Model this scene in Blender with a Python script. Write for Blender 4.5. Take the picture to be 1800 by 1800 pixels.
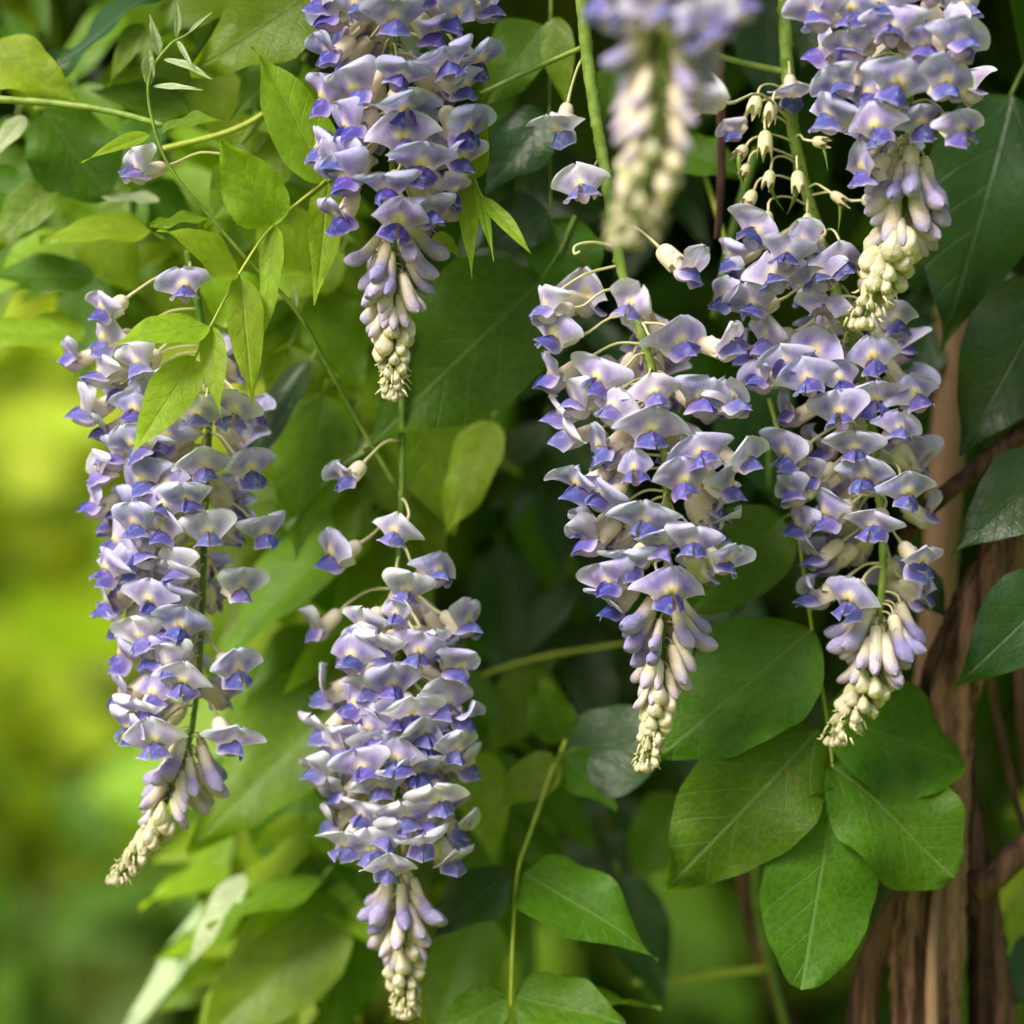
import bpy, math, random
import numpy as np
from mathutils import Vector, Matrix, noise as mnoise

rng = random.Random(7)
nrng = np.random.default_rng(11)
SC = bpy.context.scene
COL = SC.collection
for o in list(bpy.data.objects):
    bpy.data.objects.remove(o)

# ------------------------------------------------------------------ camera, sky, sun, exposure
H = 1.45            # camera height
D = 0.90            # focus distance
FR = 0.30           # frame width at the focus distance
S = FR / 1800.0     # metres per photo pixel at the focus distance

cam = bpy.data.cameras.new('camera')
cam.sensor_width = 36.0
cam.lens = 36.0 * D / FR
cam.clip_start = 0.02
cam.clip_end = 600
cam.dof.use_dof = True
cam.dof.focus_distance = D - 0.004
cam.dof.aperture_fstop = 5.0
cam.dof.aperture_blades = 0
camo = bpy.data.objects.new('camera', cam)
camo.location = (0, -D, H)
camo.rotation_euler = (math.radians(90), 0, 0)
COL.objects.link(camo)
SC.camera = camo

SUN_DIR = Vector((-0.55, -0.55, 0.75)).normalized()      # towards the sun
world = bpy.data.worlds.new('World')
SC.world = world
world.use_nodes = True
wn = world.node_tree.nodes
wl = world.node_tree.links
sky = wn.new('ShaderNodeTexSky')
sky.sky_type = 'NISHITA'
sky.sun_disc = False
sky.sun_elevation = math.asin(SUN_DIR.z)
sky.sun_rotation = math.atan2(SUN_DIR.x, SUN_DIR.y)
sky.air_density = 1.0
sky.dust_density = 5.0
sky.ozone_density = 0.6
wl.new(sky.outputs[0], wn['Background'].inputs[0])
wn['Background'].inputs[1].default_value = 0.06

sun = bpy.data.lights.new('sun', 'SUN')
sun.energy = 1.5
sun.angle = math.radians(22)
sun.color = (1.0, 0.95, 0.86)
suno = bpy.data.objects.new('sun', sun)
suno.rotation_euler = SUN_DIR.to_track_quat('Z', 'Y').to_euler()
suno.location = (-3, -2, 6)
COL.objects.link(suno)

SC.view_settings.view_transform = 'Standard'
SC.view_settings.look = 'None'
SC.view_settings.gamma = 1
SC.view_settings.exposure = 1.65
SC.view_settings.use_curve_mapping = False
SC.render.engine = 'CYCLES'
SC.cycles.use_denoising = True
SC.cycles.max_bounces = 4
SC.cycles.diffuse_bounces = 3
SC.cycles.transmission_bounces = 2
SC.cycles.glossy_bounces = 1
SC.cycles.caustics_reflective = False
SC.cycles.caustics_refractive = False
SC.cycles.use_adaptive_sampling = True
SC.cycles.adaptive_threshold = 0.03
SC.render.use_persistent_data = False


def at(px, py, dy=0.0):
    k = (D + dy) / D
    return Vector(((px - 900) * S * k, dy, H - (py - 900) * S * k))


# ------------------------------------------------------------------ materials
def nodes_of(name):
    m = bpy.data.materials.new(name)
    m.use_nodes = True
    nt = m.node_tree
    nt.nodes.clear()
    out = nt.nodes.new('ShaderNodeOutputMaterial')
    return m, nt, nt.nodes, nt.links, out


def math_node(nt, op, a=None, b=None, c=None, clamp=False):
    n = nt.nodes.new('ShaderNodeMath')
    n.operation = op
    n.use_clamp = clamp
    for i, v in enumerate((a, b, c)):
        if v is None:
            continue
        if isinstance(v, (int, float)):
            n.inputs[i].default_value = v
        else:
            nt.links.new(v, n.inputs[i])
    return n.outputs[0]


def mix_col(nt, f, a, b, mode='MIX'):
    n = nt.nodes.new('ShaderNodeMix')
    n.data_type = 'RGBA'
    n.blend_type = mode
    for sock, v in ((n.inputs[0], f), (n.inputs[6], a), (n.inputs[7], b)):
        if isinstance(v, (int, float)):
            sock.default_value = v
        elif isinstance(v, tuple):
            sock.default_value = (*v, 1)
        else:
            nt.links.new(v, sock)
    return n.outputs[2]


def sstep(nt, lo, hi, x, a=0.0, b=1.0):
    n = nt.nodes.new('ShaderNodeMapRange')
    n.interpolation_type = 'SMOOTHSTEP'
    n.inputs[1].default_value = lo
    n.inputs[2].default_value = hi
    n.inputs[3].default_value = a
    n.inputs[4].default_value = b
    nt.links.new(x, n.inputs[0])
    return n.outputs[0]


def noise(nt, scale, detail=3, vec=None, rough=0.55):
    n = nt.nodes.new('ShaderNodeTexNoise')
    n.inputs['Scale'].default_value = scale
    n.inputs['Detail'].default_value = detail
    n.inputs['Roughness'].default_value = rough
    if vec is not None:
        nt.links.new(vec, n.inputs['Vector'])
    return n.outputs['Fac']


def leaf_material(name, base, trans, vein, tmix=0.4, rough=0.38, spec=0.4, vary=0.12, stuff=False, vein_amt=0.55):
    m, nt, N, L, out = nodes_of(name)
    if stuff:        # far leaves: colour differs leaf by leaf, no veins
        geo = N.new('ShaderNodeNewGeometry')
        rnd = geo.outputs['Random Per Island']
        val = math_node(nt, 'ADD', math_node(nt, 'MULTIPLY', rnd, 2 * vary), 1.0 - vary)
        cols = []
        for c in (base, trans):
            h = N.new('ShaderNodeHueSaturation')
            h.inputs['Color'].default_value = (*c, 1)
            L.new(math_node(nt, 'ADD', math_node(nt, 'MULTIPLY', rnd, 0.05), 0.475), h.inputs['Hue'])
            L.new(val, h.inputs['Value'])
            cols.append(h.outputs[0])
        p = N.new('ShaderNodeBsdfPrincipled')
        p.inputs['Roughness'].default_value = rough
        p.inputs['Specular IOR Level'].default_value = spec
        L.new(cols[0], p.inputs['Base Color'])
        tr = N.new('ShaderNodeBsdfTranslucent')
        L.new(cols[1], tr.inputs[0])
        mx = N.new('ShaderNodeMixShader')
        mx.inputs[0].default_value = tmix
        L.new(p.outputs[0], mx.inputs[1])
        L.new(tr.outputs[0], mx.inputs[2])
        L.new(mx.outputs[0], out.inputs[0])
        return m
    uv = N.new('ShaderNodeUVMap')
    sep = N.new('ShaderNodeSeparateXYZ')
    L.new(uv.outputs[0], sep.inputs[0])
    ax = math_node(nt, 'ABSOLUTE', sep.outputs[0])
    t = sep.outputs[1]
    oi = N.new('ShaderNodeObjectInfo')
    rnd = oi.outputs['Random']
    tc = N.new('ShaderNodeTexCoord')
    # side veins that curve towards the tip
    ph = math_node(nt, 'SUBTRACT', t, math_node(nt, 'MULTIPLY', math_node(nt, 'POWER', ax, 0.9), 1.15))
    wob = noise(nt, 30, 0, tc.outputs['Object'])
    ph = math_node(nt, 'ADD', math_node(nt, 'MULTIPLY', ph, 5.5), math_node(nt, 'MULTIPLY', wob, 0.9))
    fr = math_node(nt, 'ABSOLUTE', math_node(nt, 'SUBTRACT', math_node(nt, 'FRACT', ph), 0.5))
    side = sstep(nt, 0.008, 0.05, fr, 1.0, 0.0)
    side = math_node(nt, 'MULTIPLY', side, sstep(nt, 0.02, 0.26, ax, 1.0, 0.25))
    mid = sstep(nt, 0.004, 0.013, ax, 1.0, 0.0)
    veins = math_node(nt, 'MAXIMUM', mid, math_node(nt, 'MULTIPLY', side, 0.75))
    n1 = noise(nt, 55, 2, tc.outputs['Object'])
    n2 = noise(nt, 420, 1, tc.outputs['Object'])
    vo = N.new('ShaderNodeTexVoronoi')
    vo.feature = 'DISTANCE_TO_EDGE'
    vo.inputs['Scale'].default_value = 420
    L.new(tc.outputs['Object'], vo.inputs['Vector'])
    net = sstep(nt, 0.0, 0.18, vo.outputs['Distance'], 1.0, 0.0)
    hsv = N.new('ShaderNodeHueSaturation')
    hsv.inputs['Color'].default_value = (*base, 1)
    L.new(math_node(nt, 'ADD', math_node(nt, 'MULTIPLY', rnd, 0.035), 0.4825), hsv.inputs['Hue'])
    val = math_node(nt, 'ADD', math_node(nt, 'MULTIPLY', rnd, 2 * vary), 1.0 - vary)
    val = math_node(nt, 'MULTIPLY', val, math_node(nt, 'ADD', math_node(nt, 'MULTIPLY', n1, 1.0), 0.5))
    val = math_node(nt, 'MULTIPLY', val, math_node(nt, 'ADD', math_node(nt, 'MULTIPLY', n2, 0.5), 0.75))
    L.new(val, hsv.inputs['Value'])
    col = mix_col(nt, math_node(nt, 'MULTIPLY', net, 0.16), hsv.outputs[0], vein)
    col = mix_col(nt, math_node(nt, 'MULTIPLY', veins, vein_amt), col, vein)
    col = mix_col(nt, sstep(nt, 0.60, 0.80, n1, 0.0, 0.22), col, (vein[0] * 0.9, vein[1] * 0.8, vein[2] * 0.5))
    n3 = noise(nt, 170, 1, tc.outputs['Object'])
    col = mix_col(nt, sstep(nt, 0.735, 0.775, n3, 0.0, 0.7), col, (0.16, 0.11, 0.03))
    tcol = N.new('ShaderNodeHueSaturation')
    tcol.inputs['Color'].default_value = (*trans, 1)
    L.new(val, tcol.inputs['Value'])
    bump = N.new('ShaderNodeBump')
    bump.inputs['Strength'].default_value = 0.5
    bump.inputs['Distance'].default_value = 0.0009
    hgt = math_node(nt, 'ADD', math_node(nt, 'MULTIPLY', fr, 0.22), math_node(nt, 'MULTIPLY', veins, -0.6))
    hgt = math_node(nt, 'ADD', hgt, math_node(nt, 'MULTIPLY', n1, 1.2))
    hgt = math_node(nt, 'ADD', hgt, math_node(nt, 'MULTIPLY', net, -0.12))
    L.new(hgt, bump.inputs['Height'])
    p = N.new('ShaderNodeBsdfPrincipled')
    p.inputs['Roughness'].default_value = rough
    p.inputs['Specular IOR Level'].default_value = spec
    L.new(col, p.inputs['Base Color'])
    L.new(bump.outputs[0], p.inputs['Normal'])
    tr = N.new('ShaderNodeBsdfTranslucent')
    L.new(mix_col(nt, math_node(nt, 'MULTIPLY', veins, 0.35), tcol.outputs[0], (trans[0] * 0.6, trans[1] * 0.6, trans[2] * 0.6)), tr.inputs[0])
    mx = N.new('ShaderNodeMixShader')
    mx.inputs[0].default_value = tmix
    L.new(p.outputs[0], mx.inputs[1])
    L.new(tr.outputs[0], mx.inputs[2])
    L.new(mx.outputs[0], out.inputs[0])
    return m


def petal_material(name, tmix=0.35, rough=0.55, streak=0.10, spec=0.25, fuzz=0.0):
    m, nt, N, L, out = nodes_of(name)
    at_ = N.new('ShaderNodeAttribute')
    at_.attribute_name = 'Col'
    oi = N.new('ShaderNodeObjectInfo')
    tc = N.new('ShaderNodeTexCoord')
    uv = N.new('ShaderNodeUVMap')
    sep = N.new('ShaderNodeSeparateXYZ')
    L.new(uv.outputs[0], sep.inputs[0])
    # fine nerves running out to the petal edge
    comb = N.new('ShaderNodeCombineXYZ')
    L.new(math_node(nt, 'MULTIPLY', sep.outputs[0], 26.0), comb.inputs[0])
    L.new(math_node(nt, 'MULTIPLY', sep.outputs[1], 2.5), comb.inputs[1])
    L.new(math_node(nt, 'MULTIPLY', oi.outputs['Random'], 40.0), comb.inputs[2])
    nv = noise(nt, 1.0, 1, comb.outputs[0])
    nb = noise(nt, 160, 1, tc.outputs['Object'])
    hsv = N.new('ShaderNodeHueSaturation')
    L.new(at_.outputs['Color'], hsv.inputs['Color'])
    L.new(math_node(nt, 'ADD', math_node(nt, 'MULTIPLY', oi.outputs['Random'], 0.03), 0.485), hsv.inputs['Hue'])
    L.new(math_node(nt, 'ADD', math_node(nt, 'MULTIPLY', nb, 0.4), 0.85), hsv.inputs['Saturation'])
    v = math_node(nt, 'ADD', math_node(nt, 'MULTIPLY', nv, streak * 2), 1.0 - streak)
    v = math_node(nt, 'MULTIPLY', v, math_node(nt, 'ADD', math_node(nt, 'MULTIPLY', oi.outputs['Random'], 0.16), 0.90))
    L.new(v, hsv.inputs['Value'])
    bump = N.new('ShaderNodeBump')
    bump.inputs['Strength'].default_value = 0.35
    bump.inputs['Distance'].default_value = 0.0004
    hh = math_node(nt, 'ADD', nv, math_node(nt, 'MULTIPLY', nb, 1.0))
    if fuzz:         # downy surface
        nf = noise(nt, 2600, 1, tc.outputs['Object'])
        hh = math_node(nt, 'ADD', hh, math_node(nt, 'MULTIPLY', nf, 1.6))
        bump.inputs['Strength'].default_value = 0.7
        v = math_node(nt, 'MULTIPLY', v, math_node(nt, 'ADD', math_node(nt, 'MULTIPLY', nf, 0.6), 0.7))
        L.new(v, hsv.inputs['Value'])
    L.new(hh, bump.inputs['Height'])
    p = N.new('ShaderNodeBsdfPrincipled')
    p.inputs['Roughness'].default_value = rough
    p.inputs['Specular IOR Level'].default_value = spec
    pt = noise(nt, 330, 1, tc.outputs['Object'])
    pc = mix_col(nt, sstep(nt, 0.50, 0.74, pt, 0.0, 0.26), hsv.outputs[0], (0.84, 0.80, 0.86))
    L.new(pc, p.inputs['Base Color'])
    L.new(bump.outputs[0], p.inputs['Normal'])
    tr = N.new('ShaderNodeBsdfTranslucent')
    L.new(pc, tr.inputs[0])
    mx = N.new('ShaderNodeMixShader')
    mx.inputs[0].default_value = tmix
    L.new(p.outputs[0], mx.inputs[1])
    L.new(tr.outputs[0], mx.inputs[2])
    L.new(mx.outputs[0], out.inputs[0])
    return m


def plain_material(name, c1, c2, scale=40, rough=0.6, bump_d=0.0005, stretch=None, spec=0.3, contrast=(0.35, 0.65), scale2=None):
    m, nt, N, L, out = nodes_of(name)
    tc = N.new('ShaderNodeTexCoord')
    vec = tc.outputs['Object']
    if stretch:
        mp = N.new('ShaderNodeMapping')
        mp.inputs['Scale'].default_value = stretch
        L.new(vec, mp.inputs[0])
        vec = mp.outputs[0]
    n = noise(nt, scale, 5, vec, 0.6)
    f = sstep(nt, contrast[0], contrast[1], n)
    col = mix_col(nt, f, c1, c2)
    if scale2:
        n2 = noise(nt, scale2, 3, tc.outputs['Object'])
        col = mix_col(nt, sstep(nt, 0.5, 0.75, n2, 0, 0.6), col, tuple(x * 1.6 for x in c2))
    p = N.new('ShaderNodeBsdfPrincipled')
    p.inputs['Roughness'].default_value = rough
    p.inputs['Specular IOR Level'].default_value = spec
    L.new(col, p.inputs['Base Color'])
    b = N.new('ShaderNodeBump')
    b.inputs['Strength'].default_value = 0.8
    b.inputs['Distance'].default_value = bump_d
    L.new(n, b.inputs['Height'])
    L.new(b.outputs[0], p.inputs['Normal'])
    L.new(p.outputs[0], out.inputs[0])
    return m


MAT = {}
MAT['young'] = leaf_material('young_leaf', (0.205, 0.335, 0.016), (0.54, 0.74, 0.012), (0.26, 0.36, 0.06), 0.42, 0.48, 0.22, vein_amt=0.30)
MAT['mid'] = leaf_material('green_leaf', (0.110, 0.200, 0.006), (0.36, 0.52, 0.004), (0.17, 0.27, 0.05), 0.40, 0.42, 0.25, vein_amt=0.30)
MAT['mature'] = leaf_material('mature_leaf', (0.052, 0.128, 0.003), (0.16, 0.30, 0.002), (0.16, 0.26, 0.07), 0.34, 0.46, 0.16, vein_amt=0.5)
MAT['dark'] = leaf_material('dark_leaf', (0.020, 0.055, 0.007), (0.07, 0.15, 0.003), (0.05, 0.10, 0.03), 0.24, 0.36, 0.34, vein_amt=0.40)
MAT['pale'] = leaf_material('pale_leaf', (0.42, 0.52, 0.28), (0.42, 0.54, 0.12), (0.55, 0.62, 0.40), 0.35, 0.45, 0.30, vein_amt=0.4)  # on the mid-ground leaves this pale colour stands for sky sheen
MAT['gold'] = leaf_material('golden_leaf', (0.36, 0.43, 0.030), (0.60, 0.66, 0.020), (0.45, 0.48, 0.1), 0.45, 0.5, 0.2, vary=0.65, stuff=True)
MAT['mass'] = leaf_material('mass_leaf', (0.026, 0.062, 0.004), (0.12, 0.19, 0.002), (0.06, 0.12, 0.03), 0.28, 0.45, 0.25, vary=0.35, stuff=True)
MAT['shrub'] = leaf_material('shrub_leaf', (0.19, 0.28, 0.022), (0.42, 0.52, 0.016), (0.15, 0.25, 0.05), 0.42, 0.5, 0.2, vary=0.7, stuff=True)
MAT['lime'] = leaf_material('lime_leaf', (0.13, 0.23, 0.006), (0.32, 0.44, 0.004), (0.15, 0.25, 0.05), 0.42, 0.5, 0.2, vary=0.6, stuff=True)
MAT['hedge'] = leaf_material('hedge_leaf', (0.06, 0.12, 0.008), (0.16, 0.26, 0.004), (0.1, 0.2, 0.05), 0.35, 0.55, 0.2, vary=0.4, stuff=True)
MAT['petal'] = petal_material('petal', 0.40, 0.70, 0.20, 0.12)
MAT['calyx'] = petal_material('calyx', 0.32, 0.65, 0.06)
MAT['bud'] = petal_material('bud', 0.15, 0.75, 0.10, 0.12, 0.0012)
MAT['stem'] = plain_material('green_stem', (0.105, 0.185, 0.018), (0.20, 0.28, 0.05), 160, 0.5, 0.0002)
MAT['stem_dark'] = plain_material('dark_green_stem', (0.07, 0.15, 0.015), (0.13, 0.22, 0.03), 160, 0.5, 0.0002)
MAT['stem_yellow'] = plain_material('yellow_green_stem', (0.26, 0.34, 0.03), (0.36, 0.42, 0.06), 160, 0.5, 0.0002)
MAT['pedicel'] = plain_material('pedicel', (0.46, 0.48, 0.20), (0.56, 0.50, 0.30), 120, 0.6, 0.0001)
MAT['bark'] = plain_material('vine_bark', (0.038, 0.017, 0.010), (0.27, 0.148, 0.094), 170, 0.85, 0.006, (1, 1, 0.07), 0.2, (0.38, 0.62), 30)
MAT['bark_dark'] = plain_material('dark_vine_bark', (0.016, 0.008, 0.005), (0.15, 0.080, 0.048), 170, 0.85, 0.006, (1, 1, 0.07), 0.2, (0.38, 0.66), 30)
MAT['bark_red'] = plain_material('red_vine_bark', (0.18, 0.075, 0.035), (0.34, 0.17, 0.09), 90, 0.8, 0.002, (1, 1, 0.2), 0.2)
MAT['cane'] = plain_material('cane', (0.14, 0.080, 0.042), (0.22, 0.130, 0.070), 120, 0.5, 0.0006, (1, 1, 0.06), 0.35)
MAT['lawn'] = plain_material('lawn', (0.12, 0.21, 0.012), (0.26, 0.34, 0.02), 1.2, 0.9, 0.01, None, 0.1)
MAT['gravel'] = plain_material('path', (0.34, 0.32, 0.30), (0.46, 0.44, 0.42), 6, 0.9, 0.004)
MAT['straw'] = plain_material('soil', (0.16, 0.11, 0.06), (0.28, 0.21, 0.10), 9, 0.9, 0.01)


# ------------------------------------------------------------------ mesh helpers
def make_mesh(name, verts, faces, mat, cols=None, uvs=None, smooth=True):
    me = bpy.data.meshes.new(name)
    v = np.asarray(verts, dtype=np.float32)
    me.from_pydata(v.tolist(), [], faces)
    if smooth:
        me.polygons.foreach_set('use_smooth', np.ones(len(me.polygons), dtype=bool))
    me.materials.append(mat)
    li = np.empty(len(me.loops), dtype=np.int32)
    me.loops.foreach_get('vertex_index', li)
    if uvs is not None:
        ul = me.uv_layers.new(name='UVMap')
        ul.data.foreach_set('uv', np.asarray(uvs, dtype=np.float32)[li].ravel())
    if cols is not None:
        ca = me.color_attributes.new('Col', 'FLOAT_COLOR', 'POINT')
        c = np.ones((len(v), 4), dtype=np.float32)
        c[:, :3] = cols
        ca.data.foreach_set('color', c.ravel())
    me.update()
    return me


def grid_faces(nu, nv, off=0, wrap=False):
    f = []
    for j in range(nv - 1):
        for i in range(nu if wrap else nu - 1):
            i2 = (i + 1) % nu
            f.append((off + j * nu + i, off + j * nu + i2, off + (j + 1) * nu + i2, off + (j + 1) * nu + i))
    return f


def link(name, me, parent=None, mw=None):
    o = bpy.data.objects.new(name, me)
    COL.objects.link(o)
    if parent is not None:
        o.parent = parent
        if mw is not None:
            o.matrix_basis = PM[parent.as_pointer()].inverted() @ mw
            PM[o.as_pointer()] = mw
        else:
            PM[o.as_pointer()] = PM[parent.as_pointer()].copy()
    else:
        if mw is not None:
            o.matrix_basis = mw
        PM[o.as_pointer()] = mw.copy() if mw is not None else Matrix()
    return o


PM = {}   # world matrix of each object made here


def thing(name, label, cat, group=None, loc=(0, 0, 0)):
    o = link(name, None, None, Matrix.Translation(Vector(loc)))
    o.empty_display_size = 0.01
    tag(o, label, cat, group)
    return o


def tag(o, label, cat, group=None):
    o['label'] = label
    o['category'] = cat
    if group:
        o['group'] = group


def catmull(pts, n=6):
    pts = [Vector(p) for p in pts]
    if len(pts) == 2:
        return [pts[0].lerp(pts[1], i / n) for i in range(n + 1)]
    P = [2 * pts[0] - pts[1]] + pts + [2 * pts[-1] - pts[-2]]
    out = []
    for i in range(1, len(P) - 2):
        for k in range(n):
            t = k / n
            a, b, c, d = P[i - 1], P[i], P[i + 1], P[i + 2]
            out.append(0.5 * ((2 * b) + (c - a) * t + (2 * a - 5 * b + 4 * c - d) * t * t + (3 * b - a - 3 * c + d) * t ** 3))
    out.append(pts[-1])
    return out


def tube(pts, radii, sides=8, bump=None, caps=True):
    """a tube of varying radius along points; bump(i, angle) scales its radius"""
    n = len(pts)
    if isinstance(radii, (int, float)):
        radii = [radii] * n
    elif len(radii) != n:
        r0 = list(radii)
        radii = [np.interp(i / (n - 1) * (len(r0) - 1), range(len(r0)), r0) for i in range(n)]
    V, F = [], []
    up = Vector((0.3, 1, 0.1)).normalized()
    for i, p in enumerate(pts):
        t = (pts[min(i + 1, n - 1)] - pts[max(i - 1, 0)])
        if t.length < 1e-9:
            t = Vector((0, 0, -1))
        t.normalize()
        x = (up - t * up.dot(t))
        if x.length < 1e-5:
            x = t.orthogonal()
        x.normalize()
        up = x
        y = t.cross(x)
        for k in range(sides):
            a = 2 * math.pi * k / sides
            r = radii[i] * (bump(i, a) if bump else 1)
            V.append(p + (x * math.cos(a) + y * math.sin(a)) * r)
    F = grid_faces(sides, n, 0, True)
    if caps:
        F.append(tuple(range(sides))[::-1])
        F.append(tuple((n - 1) * sides + k for k in range(sides)))
    return V, F


def tube_obj(name, pts, radii, mat, parent=None, sides=7, bump=None):
    org = PM[parent.as_pointer()].translation if parent is not None else pts[0]
    V, F = tube(pts, radii, sides, bump)
    me = make_mesh(name, [v - org for v in V], F, mat)
    return link(name, me, parent, Matrix.Translation(org))


def smooth(a, b, x):
    t = np.clip((x - a) / (b - a), 0, 1)
    return t * t * (3 - 2 * t)


def lerp3(a, b, f):
    return np.asarray(a)[None, :] * (1 - f[:, None]) + np.asarray(b)[None, :] * f[:, None] if np.ndim(a) == 1 else a * (1 - f[:, None]) + np.asarray(b)[None, :] * f[:, None]


# ------------------------------------------------------------------ leaves
def leaf_mesh(L, W, p=0.62, q=0.95, fold=0.22, curl=-0.10, wave=0.03, twist=0.0, mat='mid', nu=11, nv=27, seed=0, bend=0.0):
    r = random.Random(seed)
    t = 0.5 - 0.5 * np.cos(np.linspace(0, 1, nv) * np.pi)
    t = 0.35 * np.linspace(0, 1, nv) + 0.65 * t
    prof = np.power(np.maximum(t, 1e-6), p) * np.power(np.maximum(1 - t, 0), q)
    prof /= prof.max()
    # a short drawn-out point
    Y0 = t + 0.045 * smooth(0.90, 1.0, t)
    prof[0] = 0.03
    prof[-1] = 0.004
    u = np.linspace(-1, 1, nu)
    T, U = np.meshgrid(t, u, indexing='ij')
    ph1, ph2 = r.uniform(0, 6.28), r.uniform(0, 6.28)
    Wd = prof[:, None] * W / 2
    edge = 1 + 0.014 * np.sin(T * 31 + ph1 + U) * np.abs(U) + 0.03 * np.sin(T * 9 + ph2 + U * 2)
    X = U * Wd * edge
    asym = r.uniform(-0.06, 0.06)
    X = X * (1 + asym * np.sign(U))
    Y = L * Y0[:, None] * np.ones_like(U) / 1.045
    Z = fold * np.abs(X) * (1 - 0.45 * np.abs(U)) + curl * L * T ** 2
    wv = wave * r.uniform(0.9, 1.9)
    Z += wv * W * (np.sin(T * 8 + ph1 + U) * np.abs(U) ** 1.5 + 0.7 * np.sin(T * 14 + ph2) * U ** 3 + 0.5 * np.sin(T * 5 + ph2))
    Z += 0.05 * W * U * np.sin(T * 3.0 + ph1)
    # blade puckers up a little between its side veins
    Z += 0.0025 * W * np.cos((T - 0.75 * np.abs(X) / L) * 5.5 * 2 * np.pi) * np.minimum(1, np.abs(U) * 2.5) * (1 - np.abs(U)) * 1.6
    X = X + bend * L * np.sin(np.pi * T) * 0.5
    if twist:
        a = twist * T
        X, Z = X * np.cos(a) - Z * np.sin(a), X * np.sin(a) + Z * np.cos(a)
    verts = np.stack([X.ravel(), Y.ravel(), Z.ravel()], 1)
    uvs = np.stack([(U * Wd / L).ravel(), T.ravel()], 1)
    return make_mesh('leaflet', verts, grid_faces(nu, nv), MAT[mat], None, uvs)


def frame(b, tip, face=(0, -1, 0.55), roll=0.0):
    y = (tip - b).normalized()
    f = Vector(face).normalized()
    z = f - y * f.dot(y)
    if z.length < 1e-4:
        z = y.orthogonal()
    z.normalize()
    x = y.cross(z)
    M = Matrix((x, y, z)).transposed().to_4x4()
    return M @ Matrix.Rotation(roll, 4, 'Y')


_ls = [0]


def leaflet(parent, b, tip, w, mat='mid', kind='acu', face=(0, -1, 0.55), roll=0.0, fold=0.26, curl=-0.08, wave=0.045, twist=0.0, bend=0.0, res=(11, 27)):
    """b, tip are (px, py, dy); w is the width in photo pixels at the focus distance"""
    _ls[0] += 1
    B, T = at(*b), at(*tip)
    pq = {'acu': (0.56, 1.30), 'ell': (0.56, 1.06), 'brd': (0.60, 0.80), 'rnd': (0.62, 0.56), 'lan': (0.75, 1.15)}[kind]
    L = (T - B).length
    # the tip falls away by the curl, so aim a little above it
    Wm = w * S * (D + (b[2] + tip[2]) / 2) / D
    M = frame(B, T, face, roll)
    zc = M.to_3x3() @ Vector((0, 0, 1))
    T2 = T - zc * curl * L
    M = Matrix.Translation(B) @ frame(B, T2, face, roll)
    me = leaf_mesh(L, Wm, pq[0], pq[1], fold, curl, wave, twist, mat, seed=_ls[0] * 13 + 5, bend=bend, nu=res[0], nv=res[1])
    return link('leaflet', me, parent, M)


def compound_leaf(label, rachis, lfs, mat='mid', rad=3.0, stem='stem', group=None, name='compound_leaf', cat='leaf', **kw):
    pts = [at(*p) for p in rachis]
    root = thing(name, label, cat, group, pts[0])
    cp = catmull(pts, 5)
    tube_obj('leaf_stalk', cp, [rad * S, rad * S * 0.6], MAT[stem], root, 6)
    for l in lfs:
        k = dict(kw)
        k.update(l[3] if len(l) > 3 else {})
        k.setdefault('mat', mat)
        lo = leaflet(root, l[0], l[1], l[2], **k)
    return root


# ------------------------------------------------------------------ flower parts (unit: half the width of a banner petal)
U = 58 * S
PAL = {
    'fresh': dict(lav=(0.53, 0.485, 0.79), vio=(0.22, 0.185, 0.52), rim=(0.67, 0.68, 0.93), yel=(0.80, 0.66, 0.22), cream=(0.90, 0.81, 0.64),
                  wing=(0.085, 0.095, 0.45), wing2=(0.25, 0.19, 0.53), wedge=(0.68, 0.61, 0.84), keel=(0.68, 0.52, 0.71)),
    'pale': dict(lav=(0.68, 0.64, 0.83), vio=(0.36, 0.29, 0.63), rim=(0.80, 0.80, 0.93), yel=(0.83, 0.72, 0.30), cream=(0.91, 0.84, 0.70),
                 wing=(0.135, 0.14, 0.50), wing2=(0.34, 0.27, 0.59), wedge=(0.75, 0.69, 0.86), keel=(0.76, 0.63, 0.75)),
    'deep': dict(lav=(0.42, 0.37, 0.72), vio=(0.19, 0.13, 0.47), rim=(0.58, 0.59, 0.88), yel=(0.78, 0.62, 0.24), cream=(0.89, 0.79, 0.60),
                 wing=(0.056, 0.056, 0.37), wing2=(0.17, 0.115, 0.46), wedge=(0.56, 0.49, 0.78), keel=(0.56, 0.40, 0.65)),
    'old': dict(lav=(0.52, 0.49, 0.72), vio=(0.30, 0.26, 0.54), rim=(0.66, 0.67, 0.84), yel=(0.70, 0.56, 0.32), cream=(0.80, 0.72, 0.56),
                wing=(0.060, 0.072, 0.32), wing2=(0.17, 0.155, 0.42), wedge=(0.47, 0.46, 0.68), keel=(0.52, 0.45, 0.64)),
}


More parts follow.
